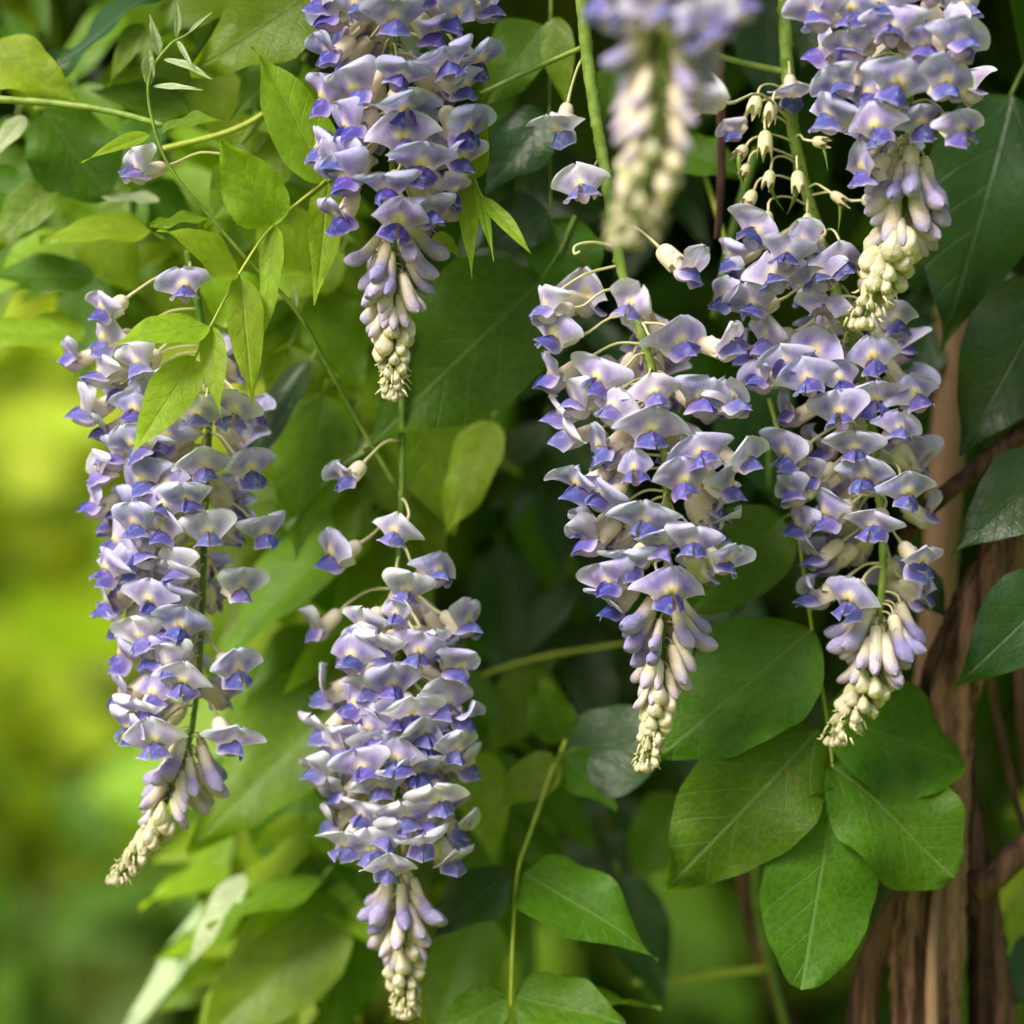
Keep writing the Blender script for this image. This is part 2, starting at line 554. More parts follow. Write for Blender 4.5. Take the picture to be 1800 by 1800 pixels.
def banner_mesh(reflex, pal, seed, drop=0.42, cup=-0.18, wide=1.0, asym=0.0):
    r = random.Random(seed)
    P = PAL[pal]
    nu, nv = 17, 20
    s = np.linspace(0, 1, nv)
    cl = 0.26
    blen = r.uniform(0.78, 0.98)
    crease = r.uniform(-0.10, 0.34)
    cl_l, cl_r = r.uniform(-1.5, 1.3), r.uniform(-1.5, 1.3)
    th = np.where(s < cl * 0.7, 0.0, reflex * smooth(cl * 0.6, 0.46, s) + 0.30 * smooth(0.75, 1.0, s))
    ds = np.where(s < cl, 0.55 / cl, blen / (1 - cl)) / (nv - 1)
    y = 0.45 + np.concatenate([[0], np.cumsum((np.cos(th) * ds)[:-1])])
    z = 0.16 + np.concatenate([[0], np.cumsum((np.sin(th) * ds)[:-1])])
    q = np.clip((s - cl) / (1 - cl), 0, 1)
    w = 0.30 + (wide - 0.30) * np.sin(np.clip(q / 0.46, 0, 1) * np.pi / 2) ** 0.9
    w = np.where(q > 0.46, wide * np.sqrt(np.maximum(0.0004, 1 - ((q - 0.46) / 0.545) ** 2.1)), w)
    u = np.linspace(-1, 1, nu)
    UU, SS = np.meshgrid(u, s)
    W = w[:, None]
    TH = th[:, None]
    Q = np.broadcast_to(q[:, None], UU.shape)
    ph = r.uniform(0, 6.28)
    # the claw wraps round the flower tube, the blade spreads flat
    wrap = 1 - smooth(0.05, 0.4, Q)
    xa = 0.30 * np.sin(UU * 1.7)
    za = 0.30 * np.cos(UU * 1.7) - 0.30
    X = xa * wrap + UU * W * (1 - wrap)
    tang = -drop * UU ** 2 * W * (1 - wrap) * smooth(0.1, 0.6, Q)
    nrm = cup * np.abs(UU) ** 1.6 * W * (1 - wrap)
    nrm += 0.09 * np.sin(UU * 3.5 + ph) * smooth(0.3, 0.9, Q) + 0.065 * np.sin(UU * 7 + ph * 2 + 3 * Q) * smooth(0.45, 1, Q)
    nrm += asym * UU * W * smooth(0.2, 0.8, Q) + 0.04 * np.sin(UU * 15 + ph * 3) * smooth(0.8, 1, np.maximum(np.abs(UU), Q))
    nrm += crease * np.abs(UU) * W * smooth(0.15, 0.7, Q)
    nrm += np.where(UU < 0, cl_l, cl_r) * np.maximum(0, np.abs(UU) - 0.55) ** 2 * W * (1 - wrap)
    nrm -= 0.05 * smooth(0.90, 1.0, np.maximum(np.abs(UU), Q)) * (1 - wrap)          # rolled rim
    nrm -= 0.07 * np.exp(-(UU / 0.10) ** 2) * smooth(0.25, 0.7, Q)                   # groove down the middle
    nrm += 0.10 * (np.exp(-((np.abs(X) - 0.10) / 0.06) ** 2)) * np.exp(-((Q - 0.18) / 0.12) ** 2)   # two calluses
    tang -= 0.07 * np.exp(-(UU / 0.12) ** 2) * smooth(0.8, 1, Q)                     # notch
    Y = y[:, None] + tang * np.cos(TH) + nrm * np.sin(TH)
    Z = z[:, None] + tang * np.sin(TH) - nrm * np.cos(TH) + za * wrap
    verts = np.stack([X, Y, Z], -1).reshape(-1, 3) * U
    aU, Qf, Xf = np.abs(UU).ravel(), Q.ravel(), X.ravel()
    c = lerp3(P['cream'], P['lav'], smooth(0.08, 0.40, Qf))
    c = lerp3(c, P['vio'], 0.9 * np.exp(-((np.abs(Xf) - 0.36) / 0.30) ** 2) * np.exp(-((Qf - 0.36) / 0.27) ** 2))
    c = lerp3(c, P['cream'], 0.9 * np.exp(-(Xf / 0.25) ** 2) * np.exp(-((Qf - 0.27) / 0.20) ** 2))
    c = lerp3(c, P['yel'], 0.95 * np.exp(-(Xf / 0.16) ** 4) * np.exp(-((Qf - 0.25) / 0.13) ** 4))
    c = lerp3(c, P['rim'], 0.95 * smooth(0.66, 0.97, np.maximum(aU * smooth(0.15, 0.4, Qf), Qf)))
    uvs = np.stack([UU.ravel(), SS.ravel()], 1)
    return make_mesh('banner_petal', verts, grid_faces(nu, nv), MAT['petal'], c, uvs)


def wing_mesh(side, pal, seed, splay=0.12, droop=0.14, size=1.0):
    r = random.Random(seed)
    P = PAL[pal]
    nu, nv = 10, 13
    a = np.linspace(0, 1, nv)
    b = np.linspace(0, 1, nu)
    B, A = np.meshgrid(b, a)
    wd = (0.60 * np.sin(np.pi * (A * 0.80 + 0.16)) ** 0.8) * size
    lng = 0.86 * size
    ph = r.uniform(0, 6)
    # the tip of the wing is rounded off
    yb = 0.84 + A * lng - 0.22 * B * smooth(0.5, 1, A) + 0.10 * (1 - B) * 0
    ang = 0.45 + 0.85 * B
    ux = np.cumsum(np.cos(ang), 1) / nu
    uz = np.cumsum(np.sin(ang), 1) / nu
    ux -= ux[:, :1]
    uz -= uz[:, :1]
    X = -0.008 + wd * ux * 1.15 + splay * A * (0.12 + B)
    Z = 0.20 + 0.16 * np.sin(np.pi * A * 0.9) + (0.12 - droop) * A ** 2 - wd * uz * 1.1
    X += 0.05 * np.sin(A * 7 + ph) * B
    Z += 0.06 * np.sin(A * 6 + ph * 1.7) * B + 0.05 * np.sin(A * 4 + ph)
    verts = np.stack([X * side, yb, Z], -1).reshape(-1, 3) * U
    Af, Bf = A.ravel(), B.ravel()
    c = lerp3(P['cream'], P['wing2'], smooth(0.0, 0.22, Af))
    c = lerp3(c, P['wing'], smooth(0.14, 0.6, Af) * (1 - 0.45 * Bf))
    c = lerp3(c, P['wedge'], np.minimum(1, 0.85 * smooth(0.66, 1.0, Bf) + 0.5 * smooth(0.86, 1.0, Af)))
    f = grid_faces(nu, nv)
    if side < 0:
        f = [x[::-1] for x in f]
    return make_mesh('wing_petal', verts, f, MAT['petal'], c, np.stack([Bf, Af], 1))


def keel_mesh(pal, seed, size=1.0):
    P = PAL[pal]
    nu, nv = 9, 9
    a = np.linspace(0, 1, nv)
    b = np.linspace(-1.35, 1.35, nu)
    B, A = np.meshgrid(b, a)
    wx = 0.24 * np.sin(np.pi * (A * 0.84 + 0.12)) ** 0.7 * size
    wz = 0.42 * np.sin(np.pi * (A * 0.78 + 0.18)) ** 0.7 * size
    X = wx * np.sin(B)
    Z = 0.02 - wz * np.cos(B) * 1.0 + 0.20 * A ** 2
    Y = 0.80 + A * 0.82 * size
    verts = np.stack([X, Y, Z], -1).reshape(-1, 3) * U
    c = lerp3(P['cream'], P['keel'], smooth(0.0, 0.4, A.ravel()))
    c = lerp3(c, P['wing2'], 0.8 * smooth(0.7, 1.0, A.ravel()))
    return make_mesh('keel_petal', verts, grid_faces(nu, nv), MAT['petal'], c, np.stack([B.ravel() / 2.7, A.ravel()], 1))


CREAM = (0.88, 0.80, 0.61)
PINK = (0.78, 0.62, 0.56)
GREENY = (0.50, 0.56, 0.22)


def revolve(prof, sides, colfn, name, mat, bendfn=None, squash=1.0, teeth=0, tlen=0.13, lumpy=0.0):
    n = len(prof)
    V, C, UV = [], [], []
    for i, (yy, rr) in enumerate(prof):
        for k in range(sides):
            a = 2 * math.pi * k / sides
            y2 = yy
            if teeth and i >= n - 2:
                y2 += tlen * max(0.0, math.cos(a * teeth)) ** 1.5 * (i - n + 3) / 2
            if lumpy:
                rr2 = rr * (1 + lumpy * math.cos(3 * a + 4.0 * yy) + lumpy * 0.8 * math.sin(2 * a - 9.0 * yy + lumpy * 40))
            else:
                rr2 = rr
            p = Vector((math.cos(a) * rr2 * squash, y2, math.sin(a) * rr2))
            if bendfn:
                p = bendfn(p)
            V.append(p * U)
            C.append(colfn(i / (n - 1), a))
            UV.append((k / sides, i / (n - 1)))
    F = grid_faces(sides, n, 0, True)
    F.append(tuple(range(sides)))
    if not teeth:
        F.append(tuple((n - 1) * sides + k for k in range(sides))[::-1])
    return make_mesh(name, V, F, mat, np.array(C), np.array(UV))


def mixc(a, b, f):
    f = max(0.0, min(1.0, f))
    return tuple(x * (1 - f) + y * f for x, y in zip(a, b))


def calyx_mesh(seed, length=0.72, fat=1.0, green=0.5, tlen=0.13, tip=0.0):
    r = random.Random(seed)
    tint = mixc(CREAM, PINK, r.uniform(0.0, 0.4))
    prof = [(0, 0.09), (0.03, 0.17), (0.10, 0.25), (0.22, 0.305), (0.38, 0.325), (0.55, 0.33), (length, 0.345), (length + 0.05, 0.335)]
    prof = [(y, x * fat) for y, x in prof]
    return revolve(prof, 15, lambda t, a: mixc(mixc(mixc(tint, GREENY, green), mixc(tint, GREENY, 0.45 if tip else 0.0), t * 2.2), (0.42, 0.28, 0.16), tip * max(0, t - 0.6) * 2.5), 'calyx', MAT['calyx'], None, r.uniform(0.85, 1.0) if tip else 1.0, 5, tlen)


def bud_mesh(kind, seed):
    r = random.Random(seed)
    lil = mixc((0.46, 0.40, 0.66), (0.31, 0.27, 0.57), r.random())
    if kind == 'large':      # cream tube with a lilac toe that turns outwards
        n, L, bend, th = 18, 1.95, r.uniform(0.5, 1.2), 1.0
        rad = lambda t: (0.17 + 0.10 * math.sin(min(1, t * 1.7) * math.pi / 2) + 0.07 * math.exp(-((t - 0.76) / 0.16) ** 2)) * math.sqrt(max(0.0, 1 - max(0, (t - 0.72) / 0.2801) ** 2.0))
        c1, c2, lo, hi = mixc(CREAM, PINK, 0.25), lil, 0.22, 0.48
    elif kind == 'medium':
        n, L, bend, th = 14, 1.4, r.uniform(0.3, 0.8), 1.0
        rad = lambda t: (0.15 + 0.10 * math.sin(min(1, t * 1.8) * math.pi / 2)) * math.sqrt(max(0.0, 1 - max(0, (t - 0.62) / 0.3801) ** 2.0))
        c1, c2, lo, hi = mixc(mixc(CREAM, GREENY, 0.2), PINK, 0.35), mixc(lil, PINK, 0.2), 0.38, 0.85
    else:
        n, L, bend, th = 13, r.uniform(0.55, 0.75), r.uniform(0.0, 0.5), 1.0
        rad = lambda t: (0.12 + 0.115 * math.sin(min(1, t * 1.6) * math.pi / 2)) * math.sqrt(max(0.0, 1 - max(0, (t - 0.62) / 0.3801) ** 2.6))
        c1, c2, lo, hi = mixc(GREENY, CREAM, 0.22), mixc(mixc(CREAM, GREENY, 0.55), PINK, r.uniform(0, 0.4)), 0.1, 0.7

    def bf(p):
        t = p.y / L
        if t < 0.4:
            return p
        a = bend * ((t - 0.4) / 0.6)
        cy = 0.4 * L
        dy = p.y - cy
        # bend towards +Z
        yy = cy + dy * math.cos(a * 0.55) - p.z * math.sin(a)
        zz = dy * math.sin(a * 0.55) + p.z * math.cos(a)
        return Vector((p.x, yy, zz))
    tt = [math.sin(i / (n - 1) * math.pi / 2) * 0.5 + 0.5 * i / (n - 1) for i in range(n)]
    prof = [(L * t, max(0.003, rad(t))) for t in tt]
    kk = r.uniform(0.8, 1.0)

    def cf(t, a):
        f = (t - lo) / (hi - lo) + 0.12 * math.sin(a * 2 + seed)
        c = mixc(c1, c2, f)
        if kind == 'small':
            c = mixc(c, (0.62, 0.40, 0.40), 0.5 * max(0, math.sin(a * 3 + t * 9 + seed)))
        return c
    return revolve(prof, 12, cf, 'bud', MAT['bud'], bf, kk, lumpy={'small': r.uniform(0.10, 0.20), 'medium': 0.05, 'large': 0.03}[kind])


def pod_mesh(seed):
    pts = [Vector((0, 0.3 + 0.11 * i, -0.02 * i * i)) for i in range(9)]
    V, F = tube(pts, [0.05, 0.10, 0.11, 0.10, 0.085, 0.07, 0.05, 0.03, 0.012], 7)
    return make_mesh('seed_pod', [v * U for v in V], F, MAT['stem'])


BAN = {}
_vr = random.Random(5)
BVAR = [(_vr.uniform(84, 106) if i < 8 else _vr.uniform(100, 126), _vr.uniform(-0.12, 0.16) if i < 8 else _vr.uniform(0.08, 0.34),
         _vr.uniform(-0.40, 0.12), _vr.uniform(1.02, 1.16), _vr.uniform(-0.22, 0.22)) for i in range(16)]
for pal in PAL:
    BAN[pal] = [banner_mesh(math.radians(a), pal, 40 + i, drop=dr, cup=cu, wide=wi, asym=sy) for i, (a, dr, cu, wi, sy) in enumerate(BVAR)]
WNG = {pal: [(wing_mesh(1, pal, 70 + i, sp, dr, sz), wing_mesh(-1, pal, 90 + i, sp, dr, sz)) for i, (sp, dr, sz) in enumerate(
    [(0.16, 0.14, 1.14), (0.24, 0.24, 1.08), (0.10, 0.08, 1.18), (0.32, 0.30, 1.10)])] for pal in PAL}
KEL = {pal: [keel_mesh(pal, 5, 1.0), keel_mesh(pal, 6, 0.9)] for pal in PAL}
CAL = [calyx_mesh(i, 0.66 + 0.05 * (i % 3), 0.80 + 0.05 * (i % 4), 0.35 + 0.1 * (i % 3)) for i in range(6)]
SPENT = [calyx_mesh(20 + i, 0.45 + 0.07 * i, 0.72 + 0.08 * (i % 3), 1.0, 0.26 + 0.05 * i, 0.5) for i in range(4)]
BUD = {k: [bud_mesh(k, 100 + 7 * i) for i in range(6)] for k in ('large', 'medium', 'small')}
POD = pod_mesh(1)


def axis_frame(az, pitch, roll):
    """az 0 faces the camera, + to the right; pitch > 0 points down"""
    y = Vector((math.sin(az) * math.cos(pitch), -math.cos(az) * math.cos(pitch), -math.sin(pitch)))
    x = y.cross(Vector((0, 0, 1)))
    if x.length < 1e-4:
        x = Vector((1, 0, 0))
    x.normalize()
    z = x.cross(y)
    return Matrix((x, y, z)).transposed().to_4x4() @ Matrix.Rotation(roll, 4, 'Y')


def pedicel(parent, a, b, r=2.6, endDir=None):
    d = b - a
    sag = Vector((0, 0, 1)) * d.length * 0.16
    mid = a.lerp(b, 0.5) + sag
    if endDir is not None:
        mid2 = b - endDir * d.length * 0.25
        pts = catmull([a, a.lerp(mid2, 0.5) + sag * 0.6, mid2, b], 3)
    else:
        pts = catmull([a, mid, b], 4)
    return tube_obj('pedicel', pts, [r * S, r * S * 0.85, r * S * 1.3], MAT['pedicel'], parent, 5)


def flower(parent, junction, az, pitch, roll, stem_pt, pal='fresh', size=1.0, var=None, r=rng, wing=True):
    R = axis_frame(az, pitch, roll) @ Matrix.Scale(size, 4)
    base = junction - R.to_3x3() @ Vector((0, 1.0 * U, 0.26 * U))
    M = Matrix.Translation(base) @ R
    f = link('flower', None, parent, M)
    f.empty_display_size = 0.002
    i = r.randrange(16) if var is None else (r.randrange(8) if var in (0, 1, 4) else 8 + r.randrange(8))
    link('calyx', CAL[r.randrange(6)], f, M)
    piv = Vector((0, 1.0 * U, 0.24 * U))
    V = Matrix.Translation(piv) @ Matrix.Rotation(r.gauss(0, 0.20), 4, 'X') @ Matrix.Rotation(r.gauss(0, 0.10), 4, 'Z') @ Matrix.Rotation(r.gauss(0, 0.10), 4, 'Y') \
        @ Matrix.Diagonal((r.uniform(0.90, 1.10) if r.random() > 0.08 else 0.65, 1.0, r.uniform(0.95, 1.20), 1.0)) @ Matrix.Translation(-piv)
    link('banner_petal', BAN[pal][i], f, M @ V)
    w = WNG[pal][r.randrange(4)]
    j = Matrix.Rotation(r.uniform(-0.08, 0.08), 4, 'X') @ Matrix.Rotation(r.uniform(-0.06, 0.06), 4, 'Y')
    wp = Vector((0, 0.84 * U, 0.2 * U))
    for ww in w:
        q = Matrix.Translation(wp) @ Matrix.Rotation(r.gauss(0, 0.09), 4, 'X') @ Matrix.Rotation(r.gauss(0, 0.07), 4, 'Z') @ Matrix.Translation(-wp)
        link('wing_petal', ww, f, M @ j @ q)
    link('keel_petal', KEL[pal][r.randrange(2)], f, M)
    if stem_pt is not None:
        yd = (R.to_3x3() @ Vector((0, 1, 0))).normalized()
        pedicel_child(f, M, stem_pt, base, yd, 3.0)
    return f


def pedicel_child(f, M, a, b, yd, r=2.4):
    d = b - a
    L = d.length
    mid2 = b - yd * min(L * 0.3, 0.004)
    pts = catmull([a, a.lerp(mid2, 0.55) + Vector((0, 0, 1)) * L * 0.10, mid2, b + yd * 0.0006], 3)
    V, F = tube(pts, [r * S, r * S * 0.8, r * S * 1.25], 5)
    Mi = M.inverted()
    me = make_mesh('pedicel', [Mi @ v for v in V], F, MAT['pedicel'])
    return link('pedicel', me, f, M)


class Raceme:
    def __init__(self, label, path, rad0=7, rad1=3, name='flower_raceme', mat='stem'):
        self.ctrl = [at(*p) for p in path]
        self.pts = catmull(self.ctrl, 8)
        self.root = thing(name, label, 'flower raceme', 'hanging wisteria flower racemes', self.pts[0])
        sr = random.Random(len(label))
        sc = {i: sr.uniform(0, 6.28) for i in range(2, len(self.pts) * 3, 4)}
        fine = catmull(self.pts, 3)

        def knob(i, a):
            v = 1 + 0.05 * math.sin(i * 0.7 + a * 2) + 0.04 * math.sin(i * 1.9 + a * 3)
            if i in sc:
                v += 0.38 * max(0.0, math.cos(a - sc[i])) ** 3
            return v
        tube_obj('flower_stem', fine, [rad0 * S, rad1 * S], MAT[mat], self.root, 10, knob)
        self.z = np.array([p.z for p in self.pts])

    def at_z(self, z):
        """point of the stem at height z"""
        zz = self.z[::-1]
        return Vector((float(np.interp(z, zz, [p.x for p in self.pts][::-1])), float(np.interp(z, zz, [p.y for p in self.pts][::-1])), float(min(max(z, zz[0]), zz[-1]))))

    def place(self, px, py, R, az=None, pitch=0.5, pal='fresh', size=1.0, var=None, depth=None, roll=None, up=0.35, r=rng):
        """put a flower where the photograph shows its mouth, R photo pixels out from the stem"""
        px += r.uniform(-5, 5)
        py += r.uniform(-7, 7)
        k = (D + self.pts[0].y) / D
        Rm = R * S * k
        z0 = at(px, py, self.pts[0].y).z
        st = self.at_z(z0)
        x0 = at(px, py, st.y).x
        sn = (x0 - st.x) / Rm
        if az is None:
            az = math.asin(max(-0.97, min(0.97, sn)))
            az += r.uniform(-0.40, 0.40)
        dy = st.y - math.cos(az) * Rm * r.uniform(0.75, 1.0)
        if depth is not None:
            dy = st.y + depth
        J = at(px, py, dy)
        att = self.at_z(J.z + up * Rm + U * math.sin(pitch) * 0.9)
        roll = r.uniform(-0.42, 0.42) if roll is None else roll
        return flower(self.root, J, az, pitch, roll, att, pal, size * r.uniform(0.88, 1.06), var, r)

    def back(self, n, py0, py1, R, pal='fresh', size=1.0, pitch=0.8):
        """flowers on the far side of the raceme"""
        dy0 = self.pts[0].y
        for i in range(n):
            py = py0 + (py1 - py0) * (i + 0.5) / n + rng.uniform(-8, 8)
            z = at(900, py, dy0).z
            st = self.at_z(z)
            az = math.pi + rng.choice([-1, 1]) * (rng.uniform(0.0, 1.35))
            Rm = R * S * rng.uniform(0.75, 1.0)
            J = Vector((st.x + math.sin(az) * Rm, st.y - math.cos(az) * Rm, z))
            att = self.at_z(J.z + 0.4 * Rm + U * 0.4)
            flower(self.root, J, az, pitch + rng.uniform(-0.2, 0.2), rng.uniform(-0.2, 0.2), att, pal, size * rng.uniform(0.92, 1.05))

    def buds(self, py0, py1, n, R0, R1, kinds=(0.35, 0.65), scale=(1.0, 0.75), pitch=(0.75, 1.05), seed=1, power=1.0):
        r = random.Random(seed)
        dy0 = self.pts[0].y
        ph = r.uniform(0, 6.28)
        for i in range(n):
            t = (i + 0.5) / n
            py = py0 + (py1 - py0) * t ** power
            z = at(900, py, dy0).z
            st = self.at_z(z)
            az = ph + i * 2.39996 + r.uniform(-0.55, 0.55)
            py += r.uniform(-9, 9)
            tk = t + r.uniform(-0.07, 0.07)
            kind = 'large' if tk < kinds[0] else ('medium' if tk < kinds[1] else 'small')
            lo, hi = (0, kinds[0]) if kind == 'large' else ((kinds[0], kinds[1]) if kind == 'medium' else (kinds[1], 1))
            tt = (t - lo) / max(1e-6, hi - lo)
            lpx = 76 * (1 - t) ** 1.1 + 22
            if kind == 'small':
                lpx *= 0.88
            sc = lpx / 58.0 / {'large': 1.95, 'medium': 1.4, 'small': 0.68}[kind] * scale[0] * r.uniform(0.86, 1.10)
            p = pitch[0] + (pitch[1] - pitch[0]) * t + r.uniform(-0.32, 0.22)
            Rm = (R0 * 0.72 + (R1 * 0.8 - R0 * 0.72) * t ** 0.8) * S * r.uniform(0.85, 1.1)
            base = st + Vector((math.sin(az), -math.cos(az), 0)) * Rm
            M = Matrix.Translation(base) @ axis_frame(az, p, r.uniform(-0.2, 0.2)) @ Matrix.Scale(sc, 4)
            b = link('bud', BUD[kind][r.randrange(6)], self.root, M)
            yd = (M.to_3x3() @ Vector((0, 1, 0))).normalized()
            if kind != 'small':
                link('calyx', CAL[r.randrange(6)], b, M @ Matrix.Scale(0.80 if kind == 'large' else 0.74, 4))
                pedicel_child(b, M, self.at_z(base.z + Rm * 0.5), base, yd, 2.2)
            elif Rm > 10 * S:
                pedicel_child(b, M, self.at_z(base.z + Rm * 0.4), base, yd, 2.0)
        # crowded tip of the youngest buds, with fine bracts between them
        tip = self.pts[-1]
        VV, FF = [], []
        for i in range(26):
            az = i * 2.39996 + r.uniform(-.3, .3)
            f = i / 26
            z = tip + Vector((0, 0, (1 - f) * 60 * S))
            z = self.at_z(z.z)
            d = Vector((math.sin(az), -math.cos(az), -r.uniform(0.6, 2.2))).normalized()
            a = z + Vector((math.sin(az), -math.cos(az), 0)) * R1 * S * 1.2
            V, F = tube([a, a + d * 9 * S, a + (d + Vector((0, 0, r.uniform(-.4, .7)))) * 17 * S], [2.6 * S, 2.0 * S, 0.5 * S], 4)
            o0 = len(VV)
            VV += [v - tip for v in V]
            FF += [tuple(x + o0 for x in q) for q in F]
        link('bracts', make_mesh('bracts', VV, FF, MAT['pedicel']), self.root, Matrix.Translation(tip))
        for i in range(9):
            az = i * 2.39996
            p = 0.9 + 0.08 * i
            M = Matrix.Translation(tip + Vector((math.sin(az), -math.cos(az), 0)) * R1 * S * 0.5 + Vector((0, 0, 0.0008))) @ axis_frame(az, min(p, 1.5), 0) @ Matrix.Scale(scale[0] * r.uniform(0.42, 0.55), 4)
            link('bud', BUD['small'][r.randrange(6)], self.root, M)

    def spent(self, px, py, az, pitch, depth=0.0, pod=False, size=0.85, up=10):
        J = at(px, py, self.at_z(at(px, py, self.pts[0].y).z).y + depth)
        M = Matrix.Translation(J) @ axis_frame(az, pitch, 0) @ Matrix.Scale(size, 4)
        c = link('spent_calyx', SPENT[rng.randrange(4)], self.root, M)
        if pod:
            link('seed_pod', POD, c, M)
        yd = (M.to_3x3() @ Vector((0, 1, 0))).normalized()
        pedicel_child(c, M, self.at_z(J.z + up * S), J, yd, 2.4)
#==SETTING==

# ------------------------------------------------------------------ setting: ground, path, far foliage
def sheet(name, x0, x1, y0, y1, z, mat, n=2):
    xs = np.linspace(x0, x1, n)
    ys = np.linspace(y0, y1, n)
    V = [(x, y, z) for y in ys for x in xs]
    me = make_mesh(name, V, grid_faces(n, n), mat)
    o = link(name, me)
    o['kind'] = 'structure'
    return o


sheet('ground', -300, 300, -60, 500, 0.0, MAT['lawn'])
sheet('planting_bed', -4, 3.2, 0.1, 3.0, 0.004, MAT['straw'])
sheet('garden_path', 0.9, 2.6, 4.5, 30.0, 0.006, MAT['gravel'])


def leaf_cloud(n, sampler, size, mat, name, seed, hang=0.6, aspect=0.45, face=None, spread=0.9):
    """many separate small leaves as one mesh; sampler(k) gives positions"""
    g = np.random.default_rng(seed)
    pos = sampler(n, g)
    n = len(pos)
    nu, nv = 3, 5
    t = np.linspace(0, 1, nv)
    prof = t ** 0.6 * (1 - t) ** 0.85
    prof /= prof.max()
    prof[0], prof[-1] = 0.05, 0.01
    d = g.normal(size=(n, 3))
    d /= np.linalg.norm(d, axis=1)[:, None]
    d[:, 2] -= hang * 2
    d /= np.linalg.norm(d, axis=1)[:, None]
    nm = g.normal(size=(n, 3)) * spread + np.array(face if face is not None else (0, -0.4, 0.8))
    nm -= d * (nm * d).sum(1)[:, None]
    nm /= np.linalg.norm(nm, axis=1)[:, None]
    x = np.cross(d, nm)
    L = size * g.uniform(0.6, 1.3, n)
    W = L * aspect * g.uniform(0.8, 1.2, n) * 0.5
    cv = g.uniform(0.05, 0.35, n)
    V = np.zeros((n, nv, nu, 3))
    UVs = np.zeros((n, nv, nu, 2))
    for j in range(nv):
        for i, u in enumerate((-1, 0, 1)):
            V[:, j, i] = pos + d * (L * t[j])[:, None] + x * (W * prof[j] * u)[:, None] + nm * (abs(u) * W * prof[j] * 0.3 - cv * L * t[j] ** 2)[:, None]
            UVs[:, j, i, 0] = u * prof[j] * aspect * 0.5
            UVs[:, j, i, 1] = t[j]
    V = V.reshape(-1, 3)
    f0 = np.array(grid_faces(nu, nv))
    F = (f0[None] + (np.arange(n) * nu * nv)[:, None, None]).reshape(-1, 4)
    me = bpy.data.meshes.new(name)
    me.vertices.add(len(V))
    me.vertices.foreach_set('co', V.astype(np.float32).ravel())
    me.loops.add(F.size)
    me.loops.foreach_set('vertex_index', F.astype(np.int32).ravel())
    me.polygons.add(len(F))
    me.polygons.foreach_set('loop_start', (np.arange(len(F)) * 4).astype(np.int32))
    me.polygons.foreach_set('use_smooth', np.ones(len(F), dtype=bool))
    me.materials.append(mat)
    ul = me.uv_layers.new(name='UVMap')
    ul.data.foreach_set('uv', UVs.reshape(-1, 2)[F.ravel()].astype(np.float32).ravel())
    me.update()
    me.validate()
    return me


def blob(c, r, lump=0.25):
    c = np.array(c)
    r = np.array(r)

    def f(n, g):
        d = g.normal(size=(n, 3))
        d /= np.linalg.norm(d, axis=1)[:, None]
        rad = g.uniform(0.15, 1.0, n) ** 0.4
        rad *= 1 + lump * np.sin(d[:, 0] * 7 + c[0] * 9) * np.cos(d[:, 2] * 6 + c[1] * 5)
        return c + d * rad[:, None] * r
    return f


def px_box(x0, x1, y0, y1, d0, d1, keep=None):
    """scatter through the part of the air that the photo frames between these edges"""
    def f(n, g):
        out = []
        while len(out) < n:
            px, py, dd = g.uniform(x0, x1), g.uniform(y0, y1), g.uniform(d0, d1)
            if keep is None or keep(px, py, dd, g):
                out.append(tuple(at(px, py, dd)))
        return np.array(out)
    return f


def shrub(label, loc, rad, n, size, mat, seed, name='garden_shrub', cat='shrub', hang=0.3, group='shrubs in the garden behind'):
    x, y, z = loc
    root = thing(name, label, cat, group, (x, y, 0))
    me = leaf_cloud(n, blob((0, 0, z), rad), size, MAT[mat], 'foliage', seed, hang, face=(-0.4, -0.9, 0.8), spread=0.5)
    fo = link('foliage', me, root)
    r = random.Random(seed)
    for k in range(4):
        a = k * 1.6 + r.random()
        p = [Vector((0.06 * math.cos(a), 0.06 * math.sin(a), -0.02)), Vector((0.3 * rad[0] * math.cos(a), 0.3 * rad[1] * math.sin(a), z * 0.6)),
             Vector((0.7 * rad[0] * math.cos(a), 0.7 * rad[1] * math.sin(a), z + rad[2] * 0.4))]
        V, F = tube(catmull(p, 4), [0.022, 0.008], 6)
        link('branch', make_mesh('branch', V, F, MAT['bark_dark']), root)
    return root


# hedge and trees closing the far side of the garden
hd = link('hedge', leaf_cloud(30000, lambda n, g: np.stack([g.uniform(-9, 9, n), g.uniform(13, 14.2, n), g.uniform(0.0, 5.2, n) ** 1.0], 1), 0.22, MAT['hedge'], 'hedge', 3, 0.2))
tag(hd, 'tall green hedge far behind the flowers, wholly out of focus', 'hedge')
hd['kind'] = 'stuff'

shrub('golden yellow shrub out of focus behind the lower left raceme', (-0.62, 2.0, 1.22), (0.50, 0.40, 0.40), 320, 0.26, 'gold', 21)
shrub('lime green shrub out of focus below the golden one at the left edge', (-0.42, 1.75, 0.98), (0.52, 0.42, 0.46), 520, 0.20, 'shrub', 22)
shrub('yellow green shrub out of focus behind the upper left leaves', (-0.62, 2.9, 1.74), (0.50, 0.5, 0.46), 600, 0.22, 'lime', 23)
shrub('bright green shrub out of focus behind the three hanging leaflets', (0.34, 2.3, 0.72), (0.45, 0.40, 0.42), 1200, 0.13, 'shrub', 24)
shrub('dark green low shrub out of focus in the lower left corner', (-0.32, 1.35, 1.05), (0.17, 0.15, 0.15), 170, 0.11, 'hedge', 27)
shrub('golden shrub out of focus behind the woody stems at right', (0.95, 3.1, 0.88), (0.50, 0.45, 0.42), 900, 0.16, 'gold', 25)
